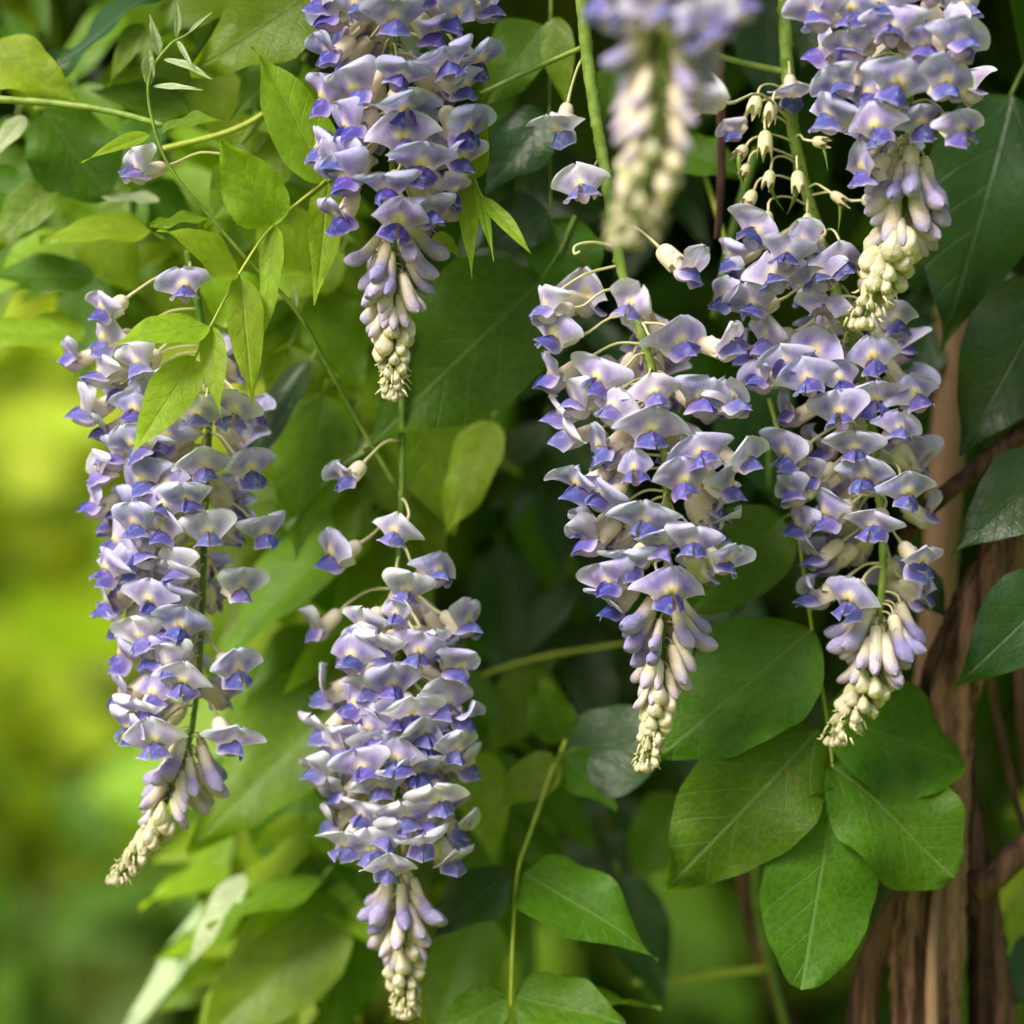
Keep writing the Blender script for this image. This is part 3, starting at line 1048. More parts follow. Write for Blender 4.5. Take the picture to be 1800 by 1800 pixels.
shrub('dark green shrub out of focus behind the middle of the vine', (0.02, 1.9, 1.15), (0.34, 0.35, 0.50), 1800, 0.12, 'hedge', 26)


# the vine's own dense growth behind the flowers, with an added shading canopy above
def keep_mass(px, py, dd, g):
    # open to the garden at lower left and lower right
    edge = 560 + 60 * math.sin(py * 0.012)
    if px < 640 and py > 130:
        return False
    if py > 560 and px < edge + (py - 560) * 0.02:
        return False
    if py > 1330 and px > 880:
        return False
    if py > 1180 and px > 1600:
        return False
    return True


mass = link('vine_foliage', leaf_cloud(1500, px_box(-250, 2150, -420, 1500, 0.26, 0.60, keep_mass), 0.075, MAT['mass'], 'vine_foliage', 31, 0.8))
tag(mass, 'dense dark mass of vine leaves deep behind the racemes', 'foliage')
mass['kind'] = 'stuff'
canopy = link('shade_canopy', leaf_cloud(4200, lambda n, g: np.stack([g.uniform(-0.17, 1.3, n), g.uniform(-0.02, 1.2, n), g.uniform(1.66, 1.95, n)], 1), 0.085, MAT['mass'], 'shade_canopy', 32, 0.3))  # out of view, placed to keep sun off the hollow behind the flowers
tag(canopy, 'unseen leafy canopy added above the racemes to shade the hollow', 'foliage')
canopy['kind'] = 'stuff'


# ------------------------------------------------------------------ woody stems and cane
def woody(label, path, widths, mat='bark', seed=1, ridges=5, amp=0.16, name='woody_vine', cat='woody stem', group='woody stems of the vine', sides=48, n=24, k=1.0):
    pts = catmull([at(*p) for p in path], n)
    r = random.Random(seed)
    ph = [r.uniform(0, 6.28) for _ in range(6)]
    tw = r.uniform(0.05, 0.12) * r.choice([-1, 1])

    def bump(i, a):
        a2 = a + tw * i * 0.5
        fx, fy, fz = math.cos(a2), math.sin(a2), i * 0.035
        fib = mnoise.noise(Vector((fx * 3.2 + seed, fy * 3.2, fz * 2.0))) + 0.7 * mnoise.noise(Vector((fx * 8 + seed, fy * 8, fz * 3.5))) + 0.45 * mnoise.noise(Vector((fx * 17, fy * 17 + seed, fz * 7)))
        return 1 + amp * (1.15 * fib + 0.5 * math.sin(a2 * 2 + ph[0] + i * 0.03) + 0.25 * math.sin(i * 0.11 + ph[1]))

    # widths are photo pixels at the stem's own depth
    wr = [w * 0.5 * S * (D + path[0][2]) / D for w in widths]
    o = tube_obj(name, pts, wr, MAT[mat], None, sides, bump)
    tag(o, label, cat, group)
    return o


# bamboo cane: shaft with nodes
ca, cb = at(1690, 380, 0.110), at(1597, 1880, 0.105)
cd = (cb - ca).normalized()
cpts, crad = [], []
Lc = (cb - ca).length
for i in range(121):
    t = i / 120
    cpts.append(ca.lerp(cb, t))
    ring = min(abs((t * Lc) % 0.105 - 0.05), 0.05)
    crad.append((33 * S * 1.11) * (1 + 0.10 * math.exp(-(ring / 0.0022) ** 2)) * (1 - 0.05 * t))
cane = tube_obj('bamboo_cane', cpts, crad, MAT['cane'], None, 20)
tag(cane, 'smooth tan cane standing behind the right raceme, tied among woody stems', 'cane')

woody('thick grey brown woody trunk rising from the bottom edge behind the hanging leaflets', [(1630, 1880, .058), (1628, 1720, .058), (1640, 1560, .058), (1665, 1400, .058), (1672, 1280, .055), (1690, 1180, .053), (1735, 1060, .053), (1780, 930, .053), (1830, 800, .058)], [135, 120, 105, 85, 75, 80, 85, 80, 70], 'bark', 3, 5, 0.15)
woody('dark woody stem bowing out to the left of the thick trunk', [(1515, 1880, .063), (1520, 1740, .063), (1560, 1630, .061), (1612, 1540, .059), (1640, 1440, .057), (1655, 1300, .055)], [58, 52, 48, 44, 36, 30], 'bark_dark', 5, 4, .083)
woody('dark upright woody stem to the right of the thick trunk', [(1745, 1880, .073), (1738, 1700, .073), (1725, 1560, .071), (1708, 1440, .071), (1700, 1330, .071), (1690, 1200, .071)], [80, 76, 62, 34, 26, 24], 'bark_dark', 7, 5, 0.16)
woody('woody side branch leaving the dark upright stem towards the right edge', [(1715, 1560, .065), (1745, 1545, .063), (1790, 1500, .063), (1850, 1450, .063)], [50, 46, 44, 42], 'bark_dark', 9, 4, .083)
woody('thin straight dark twig crossing the bright gap at the right edge', [(1738, 1180, .083), (1755, 1270, .083), (1785, 1400, .083), (1815, 1500, .083)], [16, 15, 14, 13], 'bark_dark', 11, 4, 0.1, sides=10)
woody('thin dark twig running along the right edge of the picture', [(1790, 1120, .15), (1797, 1260, .15), (1806, 1380, .15)], [17, 16, 15], 'bark_dark', 12, 4, 0.1, sides=10)
woody('brown woody stem winding across the tan cane', [(1840, 735, .043), (1770, 780, .043), (1710, 830, .043), (1650, 878, .043), (1600, 930, .051), (1580, 1000, .058)], [36, 34, 32, 30, 24, 20], 'bark_dark', 13, 4, .083)
woody('brown woody stem twining just left of the thick trunk', [(1800, 930, .068), (1740, 1010, .068), (1690, 1090, .063), (1650, 1180, .061), (1640, 1280, .061), (1650, 1400, .063)], [60, 62, 58, 52, 46, 40], 'bark_dark', 14, 4, 0.16)
woody('pale thin woody shoot running up the front of the trunk', [(1640, 1880, .043), (1638, 1740, .043), (1642, 1620, .045), (1655, 1520, .049)], [26, 24, 20, 14], 'cane', 15, 4, 0.06, sides=10)
woody('short reddish cut shoot leaning on the trunk near the bottom edge', [(1655, 1870, .076), (1662, 1780, .074), (1675, 1710, .072), (1694, 1672, .072)], [34, 32, 26, 22], 'bark_red', 16, 4, 0.1, sides=12)
woody('slender brown stem in the blurred gap left of the trunk', [(1300, 1500, .17), (1315, 1600, .17), (1345, 1700, .17), (1400, 1830, .17)], [26, 26, 28, 30], 'bark_dark', 17, 4, 0.1, sides=10)
woody('thin straight dark brown stem behind the blurred front raceme', [(1262, -20, .043), (1266, 120, .043), (1268, 300, .043), (1262, 420, .043)], [16, 16, 15, 14], 'bark_dark', 18, 4, 0.08, sides=10)

# ------------------------------------------------------------------ flower racemes
PI = math.pi
# 1: top centre
R = Raceme('large dense violet raceme hanging from the top edge, left of centre', [(692, -90, .0), (690, 100, .0), (690, 260, .0), (692, 420, .0), (690, 560, .0), (692, 690, -.001)], 7, 4)
for (x, y, *o) in [(585, 22), (690, 35), (795, 28), (575, 85), (632, 8), (852, 14), (700, 124), (780, 112), (842, 104), (625, 157), (712, 188), (812, 150), (612, 217), (705, 246), (818, 220),
                   (566, 252), (595, 285), (806, 277), (685, 324), (610, 310), (790, 332), (702, 384), (600, 380), (748, 380), (568, 170), (762, 55), (738, 290),
                   (740, -30), (620, -40), (690, -20), (830, -30), (560, -15)]:
    t = max(0, y) / 400
    R.place(x, y, 160 - 45 * t, pitch=0.66 + 0.24 * t + rng.uniform(-0.2, 0.16), pal='deep' if (y > 290 or rng.random() < 0.5) else 'fresh', size=1.0, var=rng.choice([0, 1, 1, 2, 4, 0]), up=0.25)
R.back(22, -40, 390, 125)
R.buds(390, 690, 66, 40, 17, (0.20, 0.54), (0.98, 0.7), (1.12, 1.36), 3, 0.92)

# 2: left
R = Raceme('long slender lilac raceme at far left, tip curving to the left', [(330, 440, .022), (352, 560, .026), (368, 700, .028), (362, 860, .028), (356, 1040, .028), (348, 1200, .028), (325, 1330, .026), (270, 1450, .024), (205, 1545, .022)], 7, 4, mat='stem_dark')
for (x, y, *o) in [(182, 545), (320, 508), (135, 628), (214, 676), (152, 720), (186, 745), (262, 795), (357, 818), (436, 818), (170, 828), (219, 889), (289, 886), (363, 941), (462, 930),
                   (173, 882), (203, 953), (248, 968), (305, 996), (344, 728), (411, 722), (425, 1035), (302, 1006), (208, 1021), (259, 1049), (320, 1104), (215, 1082), (418, 1176),
                   (273, 1154), (215, 1147), (327, 1201), (219, 1219), (228, 1273), (277, 1299), (408, 1305, 0.95), (235, 780), (250, 1110), (245, 640), (240, 920), (290, 850), (250, 1010), (275, 1215), (190, 1000), (300, 1060), (175, 655), (235, 720), (290, 760), (200, 800), (250, 850), (190, 915), (290, 930), (235, 1000), (190, 1060), (285, 1110), (300, 1165), (250, 1250), (190, 600), (270, 690), (330, 870)]:
    t = (y - 500) / 800
    R.place(x, y, 185 - 60 * t, pitch=(o[0] if o else 0.40 + 0.40 * t + rng.uniform(-0.25, 0.2)), pal=rng.choice(['fresh', 'fresh', 'pale']) if y > 700 else rng.choice(['old', 'pale', 'fresh']), size=0.93, var=rng.choice([1, 2, 3, 4, 0, 5]), up=0.2)
R.back(22, 600, 1280, 90, size=0.9)
R.buds(1290, 1530, 54, 40, 16, (0.20, 0.54), (0.98, 0.7), (1.12, 1.36), 5)

# 3: bottom centre
R = Raceme('pale lilac raceme in the bottom centre reaching down to the bottom edge', [(706, 560, .036), (707, 760, .034), (706, 880, .034), (700, 1020, .033), (698, 1250, .033), (700, 1450, .033), (704, 1600, .033), (714, 1780, .032)], 6.5, 4, mat='stem_dark')
for (x, y, *o) in [(607, 834), (699, 938), (582, 975), (714, 1033), (769, 1012), (560, 1094), (823, 1094), (616, 1161), (677, 1134), (735, 1152), (807, 1170), (576, 1204), (720, 1244), (784, 1232),
                   (817, 1262), (656, 1274), (564, 1277), (744, 1290), (601, 1307), (671, 1316), (741, 1300), (795, 1319), (826, 1341), (561, 1347), (665, 1380), (598, 1396), (775, 1396), (711, 1435),
                   (811, 1454), (607, 1484), (738, 1478), (793, 1512), (680, 1527), (640, 1430), (730, 1355), (620, 1240), (690, 1200), (640, 1345), (680, 1460), (650, 1205), (760, 1130), (590, 1440), (760, 1440), (700, 1340), (630, 1300), (770, 1270), (640, 1130), (590, 1330), (650, 1490), (760, 1350), (700, 1270), (700, 1080), (640, 1100)]:
    t = max(0, (y - 900) / 620)
    R.place(x, y, 150 - 35 * t, pitch=0.54 + 0.30 * t + rng.uniform(-0.25, 0.2), pal=rng.choice(['fresh', 'pale', 'pale']), size=0.92, var=rng.choice([0, 1, 2, 3, 5, 1]), up=0.2)
R.back(20, 1080, 1520, 110, size=0.9)
R.buds(1530, 1775, 56, 42, 17, (0.20, 0.54), (0.95, 0.7), (1.12, 1.36), 9)

# 4: centre right
R = Raceme('sharpest lilac raceme right of centre on a long bare green stem', [(1018, -60, .004), (1035, 120, .004), (1062, 290, .004), (1092, 470, .004), (1132, 600, .004), (1160, 720, .004), (1172, 860, .004), (1172, 1010, .004), (1162, 1160, .003), (1150, 1270, .002), (1135, 1345, .0)], 12, 4)
for (x, y, *o) in [(961, 532), (1110, 532), (975, 588), (1193, 599), (1273, 608), (972, 652), (1053, 657), (1150, 684), (1226, 700), (1291, 697), (1022, 706), (983, 721), (995, 757), (1060, 779),
                   (1233, 794), (1306, 803), (1117, 825), (1200, 852), (1282, 858), (1019, 852), (1062, 868), (1132, 910), (1037, 922), (1212, 955), (1108, 983), (1038, 947), (1272, 977), (1175, 1035),
                   (1075, 1057), (1072, 1022), (1140, 760), (1160, 960), (1080, 720)]:
    t = max(0, (y - 530) / 520)
    R.place(x, y, 168 - 55 * t, pitch=0.34 + 0.42 * t + rng.uniform(-0.18, 0.18), pal='deep' if y > 1000 else rng.choice(['fresh', 'fresh', 'pale']), size=0.97, var=rng.choice([2, 3, 5, 2, 1]) if y < 900 else rng.choice([1, 2, 0]), up=0.15)
R.place(1030, 528, 120, az=PI * 0.8, pitch=0.2, pal='pale', depth=0.008)
R.place(1250, 930, 120, az=PI * 0.72, pitch=0.3, pal='pale', depth=0.010)
R.place(985, 225, 80, az=-0.7, pitch=1.25, pal='pale', size=0.95, var=3, up=1.1, depth=-.004)
R.place(1020, 325, 80, az=-0.1, pitch=0.35, pal='pale', size=0.92, var=5, up=0.5, depth=-.006)
R.place(1208, 462, 120, az=1.15, pitch=0.75, pal='pale', size=1.0, var=2, up=0.3, depth=-.002)
R.back(20, 560, 1010, 115, 'pale')
R.buds(1045, 1330, 54, 40, 15, (0.20, 0.54), (0.98, 0.7), (1.12, 1.36), 15)

# 5: right
R = Raceme('partly faded raceme at right with empty calyces along its upper stem', [(1378, -60, .022), (1384, 120, .022), (1400, 260, .022), (1436, 400, .022), (1478, 540, .022), (1520, 680, .022), (1540, 820, .022), (1552, 960, .022), (1545, 1090, .021), (1525, 1200, .018), (1470, 1300, .014)], 13, 5)
for (x, y, *o) in [(1289, 442, 'old'), (1363, 490, 'old'), (1324, 537, 'old'), (1449, 548, 'old'), (1482, 462, 'old'), (1573, 560, 'old'), (1412, 428, 'old'), (1278, 525, 'old'), (1345, 590, 'pale'), (1317, 610, 'old'),
                   (1379, 642, 'old'), (1437, 620, 'fresh'), (1534, 632, 'fresh'), (1392, 725), (1472, 725), (1608, 690), (1579, 756), (1388, 792), (1428, 836), (1517, 836), (1592, 863), (1459, 907), (1534, 925), (1410, 921),
                   (1441, 974), (1619, 978), (1432, 1045), (1490, 1047), (1395, 860), (1500, 780), (1420, 670), (1340, 660), (1480, 670), (1540, 700), (1335, 405, 'old'), (1440, 480, 'old'), (1385, 450, 'old'), (1300, 480, 'old')]:
    t = max(0, (y - 450) / 600)
    R.place(x, y, 175 - 55 * t, pitch=0.38 + 0.40 * t + rng.uniform(-0.22, 0.2), pal=o[0] if o else 'fresh', size=0.94, var=rng.choice([1, 2, 3, 5, 2]), up=0.15)
R.place(1600, 800, 120, az=PI * 0.75, pitch=0.3, pal='pale', depth=0.012)
R.place(1632, 905, 120, az=PI * 0.6, pitch=0.6, pal='pale', depth=0.008)
R.place(1601, 1045, 100, az=PI * 0.65, pitch=0.5, pal='pale', depth=0.008)
R.place(1225, 160, 150, az=-0.9, pitch=0.1, pal='pale', depth=-.055, up=-.1)
R.place(1392, 170, 40, az=0.1, pitch=1.35, pal='old', size=0.72, depth=-.006, up=0.8)
R.place(1289, 226, 100, az=-0.8, pitch=0.9, pal='old', size=0.7, depth=-.004, up=0.2)
R.place(1700, 8, 200, az=0.5, pitch=0.3, pal='pale', depth=0.0, up=0.0)
for (x, y, az, p, pod) in [(1332, 170, -0.9, 1.1, 0), (1358, 180, -0.4, 0.9, 0), (1310, 258, -1.0, 0.8, 1), (1318, 288, -0.8, 1.1, 0), (1358, 300, -0.5, 1.3, 1), (1402, 300, 0.0, 1.4, 1), (1430, 248, 0.9, 0.4, 1),
                           (1460, 340, 0.8, 0.9, 1), (1326, 335, -0.9, 1.0, 0), (1416, 375, -0.2, 1.35, 1), (1350, 372, -0.6, 1.2, 0), (1515, 352, 0.9, 0.3, 0), (1480, 425, 0.4, 1.2, 1), (1345, 230, -0.5, 1.2, 0)]:
    R.spent(x + rng.uniform(-4, 4), y, az + rng.uniform(-.4, .4), p + rng.uniform(-.35, .15), -0.004 - 0.01 * math.cos(az), pod, rng.uniform(0.65, 0.95), 14)
R.back(20, 480, 1060, 115)
R.buds(1055, 1285, 54, 46, 24, (0.20, 0.54), (1.0, 0.7), (1.1, 1.3), 21)

# 6: top right
R = Raceme('bright lilac raceme at top right ending in a pale green bud tip', [(1582, -90, -.012), (1592, 60, -.012), (1600, 180, -.012), (1596, 320, -.012), (1570, 430, -.013), (1540, 510, -.014), (1515, 565, -.015)], 7, 5)
for (x, y, *o) in [(1566, 49), (1492, 80), (1682, 76), (1480, 138), (1581, 146), (1667, 142), (1461, 200), (1620, 208), (1542, 228), (1690, 228), (1523, 290), (1441, 18), (1449, 92), (1550, 4), (1640, -20), (1500, 20), (1620, 80), (1530, 170)]:
    t = max(0, y / 300)
    R.place(x, y, 165 - 45 * t, pitch=0.36 + 0.38 * t + rng.uniform(-0.2, 0.2), pal='fresh', size=1.02, var=rng.choice([1, 2, 5, 2]), up=0.15)
R.place(1708, 148, 120, az=PI * 0.62, pitch=0.3, pal='pale', depth=0.006)
R.back(8, 0, 280, 100, 'pale')
R.buds(255, 545, 60, 40, 24, (0.20, 0.50), (1.15, 0.7), (1.12, 1.36), 27)

# 7: blurred in front
R = Raceme('blurred cream and violet raceme close to the lens at the top edge', [(1180, -120, -.140), (1172, 30, -.140), (1160, 180, -.140), (1140, 300, -.141), (1115, 380, -.142), (1104, 420, -.143)], 9, 6)
for (x, y, *o) in [(1060, -12), (1130, -30), (1225, 10), (1180, -40), (1270, 5), (1265, -40), (1240, 45), (1090, -45), (1075, 8), (1150, 12), (1255, 40), (1290, 2), (1110, 20), (1210, 30)]:
    R.place(x, y, 95, pitch=0.3, pal='pale', size=0.98, up=0.2)
R.buds(0, 420, 54, 42, 30, (0.20, 0.54), (1.0, 0.7), (0.95, 1.25), 33, 0.9)

# lone flower among the leaves at left
root = thing('single_flower', 'small lone lilac flower on a pinkish stalk among the upper left leaves', 'flower', None, at(400, 272, .012))
flower(root, at(243, 294, .004), -0.95, 0.35, 0.1, at(400, 272, .012), 'pale', 0.92, 4)
#==LEAVES==

# ------------------------------------------------------------------ leaves and green stems
# bright young leaf in front of the left raceme
compound_leaf('bright light green compound leaf with pointed leaflets hanging in front of the left raceme',
    [(572, 318, .006), (480, 396, .0), (420, 482, -.004), (370, 574, -.006), (342, 630, -.007)], [
    ((574, 320, .006), (444, 82, .002), 122, dict(kind='ell', roll=0.25)),
    ((478, 394, .0), (388, 243, -.012), 112, dict(kind='ell', roll=-0.2, curl=-.12)),
    ((418, 480, -.004), (281, 404, -.018), 98, dict(kind='ell', curl=-.14, face=(0, -1, .8))),
    ((485, 400, .0), (462, 612, -.004), 50, dict(roll=0.5, curl=-.03)),
    ((422, 484, -.004), (444, 718, -.014), 66, dict(roll=-0.25, kind='ell')),
    ((366, 572, -.006), (188, 606, -.020), 88, dict(kind='ell', face=(0, -1, .9))),
    ((371, 576, -.006), (389, 742, -.016), 52, dict(roll=0.35)),
    ((342, 630, -.007), (231, 802, -.020), 86, dict(kind='ell', roll=-.15)),
    ((577, 322, .006), (553, 536, .002), 66, dict(roll=-0.45)),
    ], 'young', 3.2, 'stem_yellow')

# young climbing shoot
compound_leaf('slender climbing shoot with tiny folded silvery leaves at the upper left',
    [(700, 862, .034), (640, 760, .03), (582, 655, .022), (520, 545, .014), (440, 462, .008), (372, 384, .004), (315, 318, .0), (283, 262, -.002), (262, 180, -.004), (266, 125, -.006), (300, 78, -.008), (330, 60, -.008), (374, 22, -.01)], [
    ((283, 226, -.003), (395, 211, -.012), 56, dict(kind='ell', mat='mid', face=(0, -.7, 1), fold=.4)),
    ((262, 236, -.003), (144, 285, -.012), 32, dict(mat='young', fold=.5)),
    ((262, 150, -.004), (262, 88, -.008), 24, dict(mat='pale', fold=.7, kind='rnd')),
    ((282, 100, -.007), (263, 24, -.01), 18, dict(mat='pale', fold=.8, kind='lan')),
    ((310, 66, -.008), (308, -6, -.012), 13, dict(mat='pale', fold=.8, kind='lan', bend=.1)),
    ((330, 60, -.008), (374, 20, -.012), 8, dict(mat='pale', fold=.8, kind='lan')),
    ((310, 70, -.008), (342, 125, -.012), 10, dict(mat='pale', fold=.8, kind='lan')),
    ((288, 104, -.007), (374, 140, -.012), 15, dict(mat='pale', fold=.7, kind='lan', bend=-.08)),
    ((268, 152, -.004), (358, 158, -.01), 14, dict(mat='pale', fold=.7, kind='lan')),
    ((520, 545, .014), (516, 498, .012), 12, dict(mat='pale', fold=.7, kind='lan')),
    ((362, 382, .004), (262, 398, -.004), 60, dict(kind='ell', mat='mid', face=(0, -.5, 1))),
    ], 'mid', 4.2, 'stem', name='leafy_shoot', cat='shoot')

compound_leaf('small fresh green leaf of four narrow leaflets beside the top centre raceme',
    [(800, 250, .01), (822, 285, .004), (838, 325, -.002), (848, 346, -.004)], [
    ((838, 312, .0), (857, 203, -.01), 32, dict(fold=.4, roll=.3)),
    ((824, 300, .002), (829, 488, -.006), 42, dict(roll=.2)),
    ((842, 338, -.003), (868, 460, -.01), 22, dict(roll=-.2, fold=.4)),
    ((848, 346, -.004), (933, 445, -.012), 30, dict(kind='lan', fold=.3)),
    ((765, 410, .012), (812, 456, .008), 34, dict(mat='young'))], 'young', 2.4, 'stem_yellow')

compound_leaf('big dark green leaflet with drooping tip behind the top centre raceme tip',
    [(1010, 380, .05), (985, 440, .046), (950, 492, .044)], [
    ((952, 490, .044), (640, 795, .036), 262, dict(kind='ell', curl=-.04, fold=.12, face=(.2, -1, .5)))], 'mature', 4, 'stem')

compound_leaf('large clean leaf of five broad oval leaflets hanging at the lower right',
    [(1352, 700, .035), (1378, 800, .034), (1402, 930, .034), (1428, 1110, .034), (1450, 1240, .034), (1462, 1330, .033), (1466, 1392, .032)], [
    ((1428, 1106, .034), (1160, 1330, .030), 232, dict(kind='brd', fold=.12, mat='mature', curl=-.03)),
    ((1440, 1282, .033), (1168, 1566, .024), 222, dict(kind='brd', fold=.12, curl=-.04, face=(.1, -1, .22))),
    ((1466, 1390, .032), (1408, 1740, .020), 200, dict(kind='rnd', fold=.10, curl=-.05)),
    ((1458, 1345, .033), (1680, 1540, .026), 226, dict(kind='rnd', fold=.14, curl=-.06, face=(.1, -1, .6))),
    ((1452, 1250, .034), (1692, 1345, .045), 226, dict(kind='rnd', fold=.10, mat='mature', face=(.15, -1, .5)))], 'mature', 4.2, 'stem_yellow')

compound_leaf('glossy green compound leaf with pointed leaflets at the bottom centre edge',
    [(1000, 1290, .075), (985, 1325, .07), (965, 1370, .06), (930, 1470, .05), (910, 1532, .046), (902, 1640, .042), (898, 1752, .04), (897, 1850, .04)], [
    ((922, 1532, .046), (1156, 1688, .034), 168, dict(kind='acu', fold=.3, face=(0, -.8, 1))),
    ((892, 1530, .046), (748, 1668, .040), 128, dict(kind='ell', fold=.35, mat='dark', face=(-.2, -.8, 1))),
    ((906, 1752, .04), (1100, 1802, .030), 138, dict(kind='ell', fold=.3, face=(0, -.9, .9))),
    ((888, 1755, .04), (768, 1822, .034), 92, dict(kind='ell', fold=.35, wave=.06, mat='mature')),
    ((980, 1335, .066), (868, 1425, .06), 84, dict(kind='ell', mat='mid')), ((985, 1325, .07), (1085, 1425, .062), 84, dict(kind='ell', mat='mature')),
    ((990, 1305, .073), (935, 1180, .07), 84, dict(kind='ell', mat='mature')),
    ((945, 1740, .052), (1162, 1780, .044), 118, dict(kind='acu', fold=.25, mat='mature', face=(.3, -.3, 1), wave=.05))], 'mature', 4.5, 'stem_yellow')

# dark leaves down the right edge
compound_leaf('very large dark green leaf hanging at the right edge beside the cane',
    [(1840, 60, .06), (1800, 120, .058), (1775, 170, .056)], [
    ((1778, 165, .056), (1654, 618, .050), 235, dict(kind='ell', fold=.12, face=(.1, -1, .25))),
    ], 'dark', 5, 'stem_dark')
compound_leaf('dark green broad leaf at the right edge below the very large one',
    [(1900, 480, .045), (1850, 500, .042)], [
    ((1850, 500, .042), (1690, 800, .038), 210, dict(kind='ell', fold=.12, face=(.1, -1, .25)))], 'dark', 4, 'stem_dark')
compound_leaf('dark green pointed leaf reaching in from the right edge over the woody stems',
    [(1910, 800, .03), (1860, 820, .03)], [
    ((1860, 815, .03), (1668, 978, .026), 150, dict(kind='acu', fold=.2, face=(.1, -1, .4)))], 'dark', 4, 'stem_dark')
compound_leaf('dark green leaf reaching in from the right edge just below the twining stems',
    [(1920, 1000, .032), (1870, 1030, .03)], [
    ((1870, 1025, .03), (1672, 1212, .026), 165, dict(kind='acu', fold=.2, face=(.1, -1, .4)))], 'dark', 4, 'stem_dark')
compound_leaf('dark leaf corner at the right edge near the bottom', [(1900, 1640, .09), (1860, 1660, .088)], [
    ((1860, 1655, .088), (1742, 1785, .08), 110, dict(kind='acu', face=(.1, -1, .4)))], 'dark', 4, 'stem_dark')
compound_leaf('fresh green leaf at the right edge by the woody side branch', [(1900, 1520, .16), (1850, 1540, .16)], [
    ((1850, 1535, .16), (1700, 1600, .16), 95, dict(kind='ell')), ((1850, 1560, .16), (1760, 1720, .15), 100, dict(kind='ell', mat='mid'))], 'young', 4, 'stem')

# leaf behind the right flank of the sharp raceme
compound_leaf('green pointed leaf just right of the sharp raceme tip flowers',
    [(1400, 900, .05), (1376, 910, .048)], [((1376, 910, .048), (1196, 1095, .042), 165, dict(kind='ell', fold=.15))], 'mature', 3, 'stem')
compound_leaf('dark broad leaf behind the bud tip of the sharp raceme',
    [(970, 1345, .075), (990, 1342, .072)], [((990, 1342, .072), (1230, 1268, .06), 165, dict(kind='ell', fold=.12, face=(0, -1, .3)))], 'dark', 3, 'stem_dark')

# upper left leaves
compound_leaf('broad fresh green leaf under the top edge left of the violet raceme',
    [(560, -30, .03), (540, 10, .028)], [((545, 0, .028), (335, 128, .024), 165, dict(kind='ell', roll=-.2))], 'mid', 3, 'stem')
compound_leaf('blue green leaf at the upper left corner lying behind the silvery shoot',
    [(330, -60, .06), (285, -15, .058)], [((285, -15, .058), (72, 132, .055), 135, dict(kind='ell', mat='dark', face=(-.3, -.5, 1)))], 'dark', 3, 'stem_dark')
compound_leaf('yellow green leaf entering from the left edge near the top corner',
    [(-60, 60, .03), (-20, 90, .03)], [((-30, 95, .03), (142, 178, .026), 125, dict(kind='acu', face=(.2, -1, .5)))], 'young', 3, 'stem')
compound_leaf('dark rounded leaf below the horizontal green stem at upper left',
    [(60, 190, .055), (90, 195, .055)], [((75, 195, .055), (190, 345, .05), 165, dict(kind='rnd', mat='mature'))], 'mature', 3, 'stem')
compound_leaf('bright oval leaf left of the light compound leaf',
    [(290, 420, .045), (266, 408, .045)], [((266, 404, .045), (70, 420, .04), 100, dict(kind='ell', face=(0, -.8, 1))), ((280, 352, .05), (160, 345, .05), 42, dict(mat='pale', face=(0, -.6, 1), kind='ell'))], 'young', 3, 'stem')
compound_leaf('mid green leaf pointing down at the left edge', [(120, 300, .05), (105, 322, .05)], [((105, 322, .05), (-30, 445, .045), 90, dict(kind='ell')), ((-20, 300, .06), (50, 400, .055), 90, dict(mat='mature', kind='ell'))], 'mid', 3, 'stem')
compound_leaf('soft green leaf at the left edge above the left raceme', [(190, 480, .07), (165, 490, .07)], [((165, 490, .07), (-40, 480, .07), 80, dict(kind='ell', mat='mature')), ((150, 590, .07), (-60, 590, .07), 105, dict(kind='ell', face=(0, -.7, 1)))], 'young', 3, 'stem')
compound_leaf('green leaf tucked behind the light compound leaf', [(470, 240, .05), (450, 268, .048)], [((500, 250, .05), (360, 400, .045), 130, dict(kind='ell', mat='mid')), ((540, 480, .05), (450, 330, .05), 120, dict(kind='ell', mat='young')), ((460, 560, .05), (330, 470, .05), 110, dict(kind='ell', mat='young'))], 'mid', 3, 'stem')
compound_leaf('pale edged grey green leaf high on the left above the pointed leaflet', [(500, 60, .045), (480, 80, .045)], [((520, 90, .045), (400, 215, .04), 90, dict(kind='acu', mat='mature')), ((250, 40, .05), (190, 150, .05), 50, dict(kind='acu', mat='mid')), ((330, 190, .06), (160, 160, .06), 90, dict(kind='ell', mat='mature'))], 'mature', 3, 'stem')
compound_leaf('small leaf in shade at the top left edge', [(-50, 240, .05), (-20, 250, .05)], [((45, 205, .04), (-30, 290, .04), 40, dict(kind='acu', mat='pale'))], 'dark', 3, 'stem_dark')

